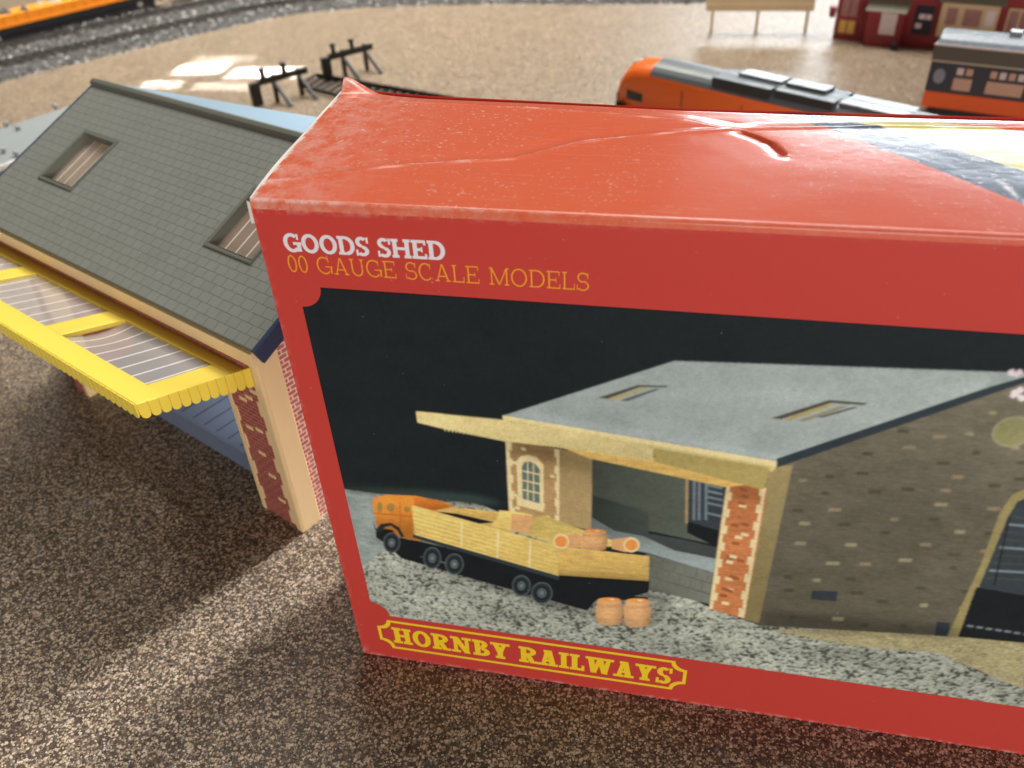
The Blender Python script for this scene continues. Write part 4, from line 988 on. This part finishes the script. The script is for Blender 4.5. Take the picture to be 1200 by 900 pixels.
m = MB(); m.box((.5, 3, 17), (12, 33, 24.5), M['glassd']); m.box((14, .2, 22), (60, 1.2, 30), M['glassd']); m.build('cab_window', rc, .5)
for x in (72, 128, 184): m = MB(); m.box((x, -.25, 12), (x+.7, .4, 40), M['rgreyd']); m.build('panel_seam', rc)
m = MB()
for i in range(6): m.box((2.2+i*1.9, .6-.1*i, 12), (3.2+i*1.9, 3, 17.5), M['blackp'])
m.box((1.6, 2, 12), (13.6, 4, 17.5), M['paler']); m.build('grille', rc)
m = MB(); m.cyl((9, 18, 45.5), (15, 18, 50.5), 3.2, M['paler'], r2=2.2); m.build('headlamp', rc)
m = MB(); m.box((20, 4, 3), (250, 32, 10), M['chassis']); m.build('underframe', rc)

# coach at the right
M['cgreen'] = plain('dark_navy_coach_paint', (44,50,58), .35, .5, .15, 50)
M['corange'] = plain('orange_coach_panel', (204,84,34), .35, .5, .1, 50)
M['croof'] = plain('pale_blue_grey_coach_roof', (118,126,132), .25, .6, .15, 40)
M['ccant'] = plain('olive_cantrail', (72,70,60), .4, .5, .15, 40)
M['cglass'] = plain('pinkish_coach_window', (176,140,120), .15, .6, .25, 40)
M['cline'] = plain('pale_lining', (168,152,132), .4, .4, .1, 60)
M['coval'] = plain('grey_oval_pane', (118,120,130), .3, .5, .2, 60)
M['cwhite'] = plain('white_curtain', (186,170,164), .4, .4, .1, 60)
ch = thing('railway_coach', 'dark coach with orange lower panels and pale blue roof at the right edge', 'train', (291.5, 602, 0), rd(-21))
m = MB(); m.box((0, 0, 19), (240, 36, 44), M['cgreen']); m.build('body', ch, .6)
m = MB(); m.box((0, -.3, 6), (240, 36.3, 19), M['corange']); m.build('lower_panel', ch, .6)
m = MB(); m.box((-.4, -.8, 44), (240.4, 36.8, 56.5), M['ccant']); m.build('cantrail', ch, .5)
m = MB(); m.box((-.5, -1.1, 43.4), (240.5, -.6, 44.6), M['cline']); m.box((-.8, -1.4, 56.2), (150, -.4, 57.4), M['cwhite']); m.build('lining', ch)
m = MB(); secs = [[(x, y, z) for y, z in ((-.8, 56.6), (3, 60.5), (9, 63.5), (18, 65), (27, 63.5), (33, 60.5), (36.8, 56.6))] for x in (-.5, 2, 238, 240)]
secs[0] = [(x+1.5, y, z-1.5 if z > 57 else z) for x, y, z in secs[0]]; loft(m, secs, M['croof'], False); rf_ = m.build('roof', ch, .4)
for x in (50, 110, 170): m = MB(); m.box((x, 14, 64.5), (x+9, 22, 68), M['croof']); m.build('roof_vent', rf_, .6)
m = MB(); m.prism([(8.6+4.5*math.cos(t), 32+6*math.sin(t)) for t in [i*math.pi/8 for i in range(16)]], 1, -.5, .2, M['coval']); m.build('oval_window', ch)
for (a, b) in ((20, 34), (45, 72), (80, 108), (116, 144), (152, 180), (188, 216)):
    m = MB(); m.box((a, -.5, 22), (b, .3, 32), M['cglass']); m.build('window', ch, .4)
    m = MB(); n_ = 2 if b-a < 20 else 4
    for i in range(n_): w_ = (b-a)/n_; m.box((a+i*w_+1, -.55, 34.5), (a+(i+1)*w_-1, .25, 40), M['cglass'] if (i+a) % 2 else M['cwhite'])
    m.build('toplight', ch, .3)
m = MB(); m.box((10, 3, 0), (230, 33, 6), M['chassis']); m.build('underframe', ch)

# red brick station building at the back right
k = NT('dark_red_station_brick'); v = k.coord(); n1 = k.noise(v, 70, 4, .6)
k.pbr(k.mix(n1, lin((150,52,56)), lin((126,44,48))), .45, .4); M['stred'] = k.m
M['stcream'] = plain('cream_window_frame', (206,180,142), .5, .4, .15, 60)
M['stgreen'] = plain('olive_station_roof', (112,106,88), .5, .4, .2, 50)
M['stwhite'] = plain('white_poster', (222,206,206), .5, .3, .15, 60)
M['stnavy'] = plain('navy_notice_board', (30,36,52), .4, .4, .15, 60)
M['styell'] = plain('yellow_door_panel', (220,178,96), .5, .4, .15, 60)
M['stglass'] = plain('pink_grey_glass', (160,118,116), .25, .5, .3, 60)
st = thing('station_building', 'dark red model station building with bay window, posters and doors at back right', 'model building', (244, 844, 0), rd(-23))
m = MB(); m.box((0, 0, 0), (300, 90, 70), M['stred']); m.build('wall', st)
m = MB(); m.prism([(-8, 70), (98, 70), (45, 108)], 0, -8, 308, M['stgreen']); m.build('roof', st)
m = MB(); m.box((36, -14, 0), (72, 2, 35), M['stred']); por = m.build('porch', st)
m = MB(); m.prism([(-16, 35), (3, 35), (3, 47)], 0, 33, 74, M['stgreen']); m.build('porch_roof', st)
def panel(name, x0_, x1_, z0_, z1_, mt, y=-.8, extra=None, lab=None):
    m = MB(); m.box((x0_, y, z0_), (x1_, y+1.4, z1_), mt); o = m.build(name, st, .2)
    if extra:
        m = MB()
        for (a, b, c, e, mm_) in extra: m.box((a, y-.4, c), (b, y+.2, e), mm_)
        m.build('pane', o)
    return o
panel('door', 3, 24, 5, 46, M['stred'], extra=[(5,12.5,24,44,M['stglass']), (14,21.5,24,44,M['stglass']), (5,12.5,7,20,M['styell']), (14,21.5,7,20,M['styell'])])
panel('poster', 50, 66, 13, 34, M['stwhite'], y=-15)
panel('notice_board', 79.5, 98, 13, 41, M['stnavy'], extra=[(84,90,28,33,M['stwhite']), (91,96,28,33,M['stwhite']), (82,88,19,24,M['stwhite'])])
panel('bay_window', 104, 157, 14, 47, M['stcream'], y=-5, extra=[(110,120,26,42,M['stglass']), (126,142,26,42,M['stglass']), (146,154,28,42,M['stwhite'])])
m = MB(); m.prism([(-8, 47), (2, 47), (2, 56)], 0, 100, 161, M['stgreen']); m.build('bay_roof', st)
panel('window', 164, 186, 16, 45, M['stcream'], extra=[(166,174,18,43,M['stglass']), (176,184,18,43,M['stglass'])])
m = MB(); m.box((-3, 3, 26.4), (.5, 5, 28), M['stred']); m.cyl((-5.5, 4, 21), (-5.5, 4, 32), 3.0, M['stred'], r2=4.2); m.build('hanging_basket', st)
m = MB(); m.cyl((70, -20, 0), (70, -20, 8), 2.5, M['blackp'], r2=3.4); o = m.build('black_bin', None); o.location = st.matrix_basis.to_translation(); o.rotation_euler = st.rotation_euler; o['label'] = 'tiny black bin standing at the corner of the station porch'; o['category'] = 'bin'

# tan hoarding on three posts
M['hoard'] = plain('tan_hoarding', (206,184,146), .5, .4, .25, 40)
bb = thing('hoarding', 'tan hoarding on three short posts on the open ground', 'billboard', (112.6, 866, 0), 0)
m = MB(); m.box((-8, -1.5, 23.5), (110, 1.5, 62), M['hoard']); m.box((-8, -2.2, 30.5), (110, -1.4, 31.5), M['tan']); m.build('board', bb, .3)
for x in (0, 50, 104): m = MB(); m.box((x-1.6, -1.6, 0), (x+1.6, 1.6, 23.6), M['hoard']); m.build('post', bb)

# ================================================================== LIGHT, CAMERA
world = bpy.data.worlds.new('World'); sc.world = world; world.use_nodes = True
bgn = world.node_tree.nodes['Background']; bgn.inputs[0].default_value = (1.0, .90, .80, 1); bgn.inputs[1].default_value = .085
def area(name, az, el, dist, w_, h_, power, colr, target=(60, 250, 60)):
    l = bpy.data.lights.new(name, 'AREA'); l.shape = 'RECTANGLE'; l.size = w_; l.size_y = h_; l.energy = power; l.color = colr
    o = bpy.data.objects.new(name, l); col.objects.link(o); t = Vector(target)*MM
    dirv = Vector((math.sin(rd(az))*math.cos(rd(el)), math.cos(rd(az))*math.cos(rd(el)), math.sin(rd(el))))
    o.location = t + dirv*dist; o.rotation_euler = (-dirv).to_track_quat('-Z', 'Y').to_euler(); return o
area('window_low_light', 21, 16.6, 3.0, 2.1, .34, 46, (.88, .95, 1.0))
area('window_light', 38, 64, 3.0, 2.6, 1.6, 84, (.96, .97, 1.0))
el_ = area('far_fill_light', 0, 78, 1.3, 1.3, .5, 12.5, (1.0, .95, .83), (-430, 900, 0)); el_.data.spread = rd(84)  # added overhead fill lamp to brighten the far ground
area('room_light', 154, 8, 2.6, 2.4, .8, 50, (1.0, .965, .93))
gap = area('gap_sunlight', 31, 25, .62, .26, .14, .28, (.93, .97, 1.0), (-36, 36, 0)); gap.data.spread = rd(12)
def sunbeam(px, py, wpx, hpx, flux):                   # a pane-shaped pool of sunlight on the baseboard
    t = on_z(px, py); a, b = on_z(px-wpx/2, py), on_z(px+wpx/2, py); w_ = (b-a).length*MM; h_ = (on_z(px, py-hpx/2)-on_z(px, py+hpx/2)).length*MM*math.sin(rd(42))
    o = area('sunbeam_light', -13, 42, .6, w_, h_, flux*w_*h_, (1, .98, .94), t); o.data.spread = rd(1.0)
    zz = (o.location-t*MM).normalized(); xx = (b-a).normalized(); xx = (xx-zz*xx.dot(zz)).normalized(); yy = zz.cross(xx)
    o.rotation_euler = Matrix((xx, yy, zz)).transposed().to_euler()
sunbeam(236, 81, 56, 11, 50); sunbeam(311, 85, 80, 11, 58); sunbeam(262, 69, 70, 6, 9); sunbeam(190, 99, 46, 8, 22); sunbeam(262, 101, 70, 8, 9)

cam = bpy.data.cameras.new('camera'); co = bpy.data.objects.new('camera', cam); col.objects.link(co)
cam.sensor_fit = 'HORIZONTAL'; cam.sensor_width = 36; cam.lens = 36*FPX/1200; cam.clip_start = .01; cam.clip_end = 50
mat = Matrix((RT, UPV, -FW)).transposed().to_4x4(); mat.translation = CAM*MM; co.matrix_world = mat
cam.dof.use_dof = True; cam.dof.focus_distance = .24; cam.dof.aperture_fstop = cam.lens/1.7
sc.camera = co
sc.view_settings.view_transform = 'Standard'; sc.view_settings.look = 'None'; sc.view_settings.exposure = 0; sc.view_settings.gamma = 1
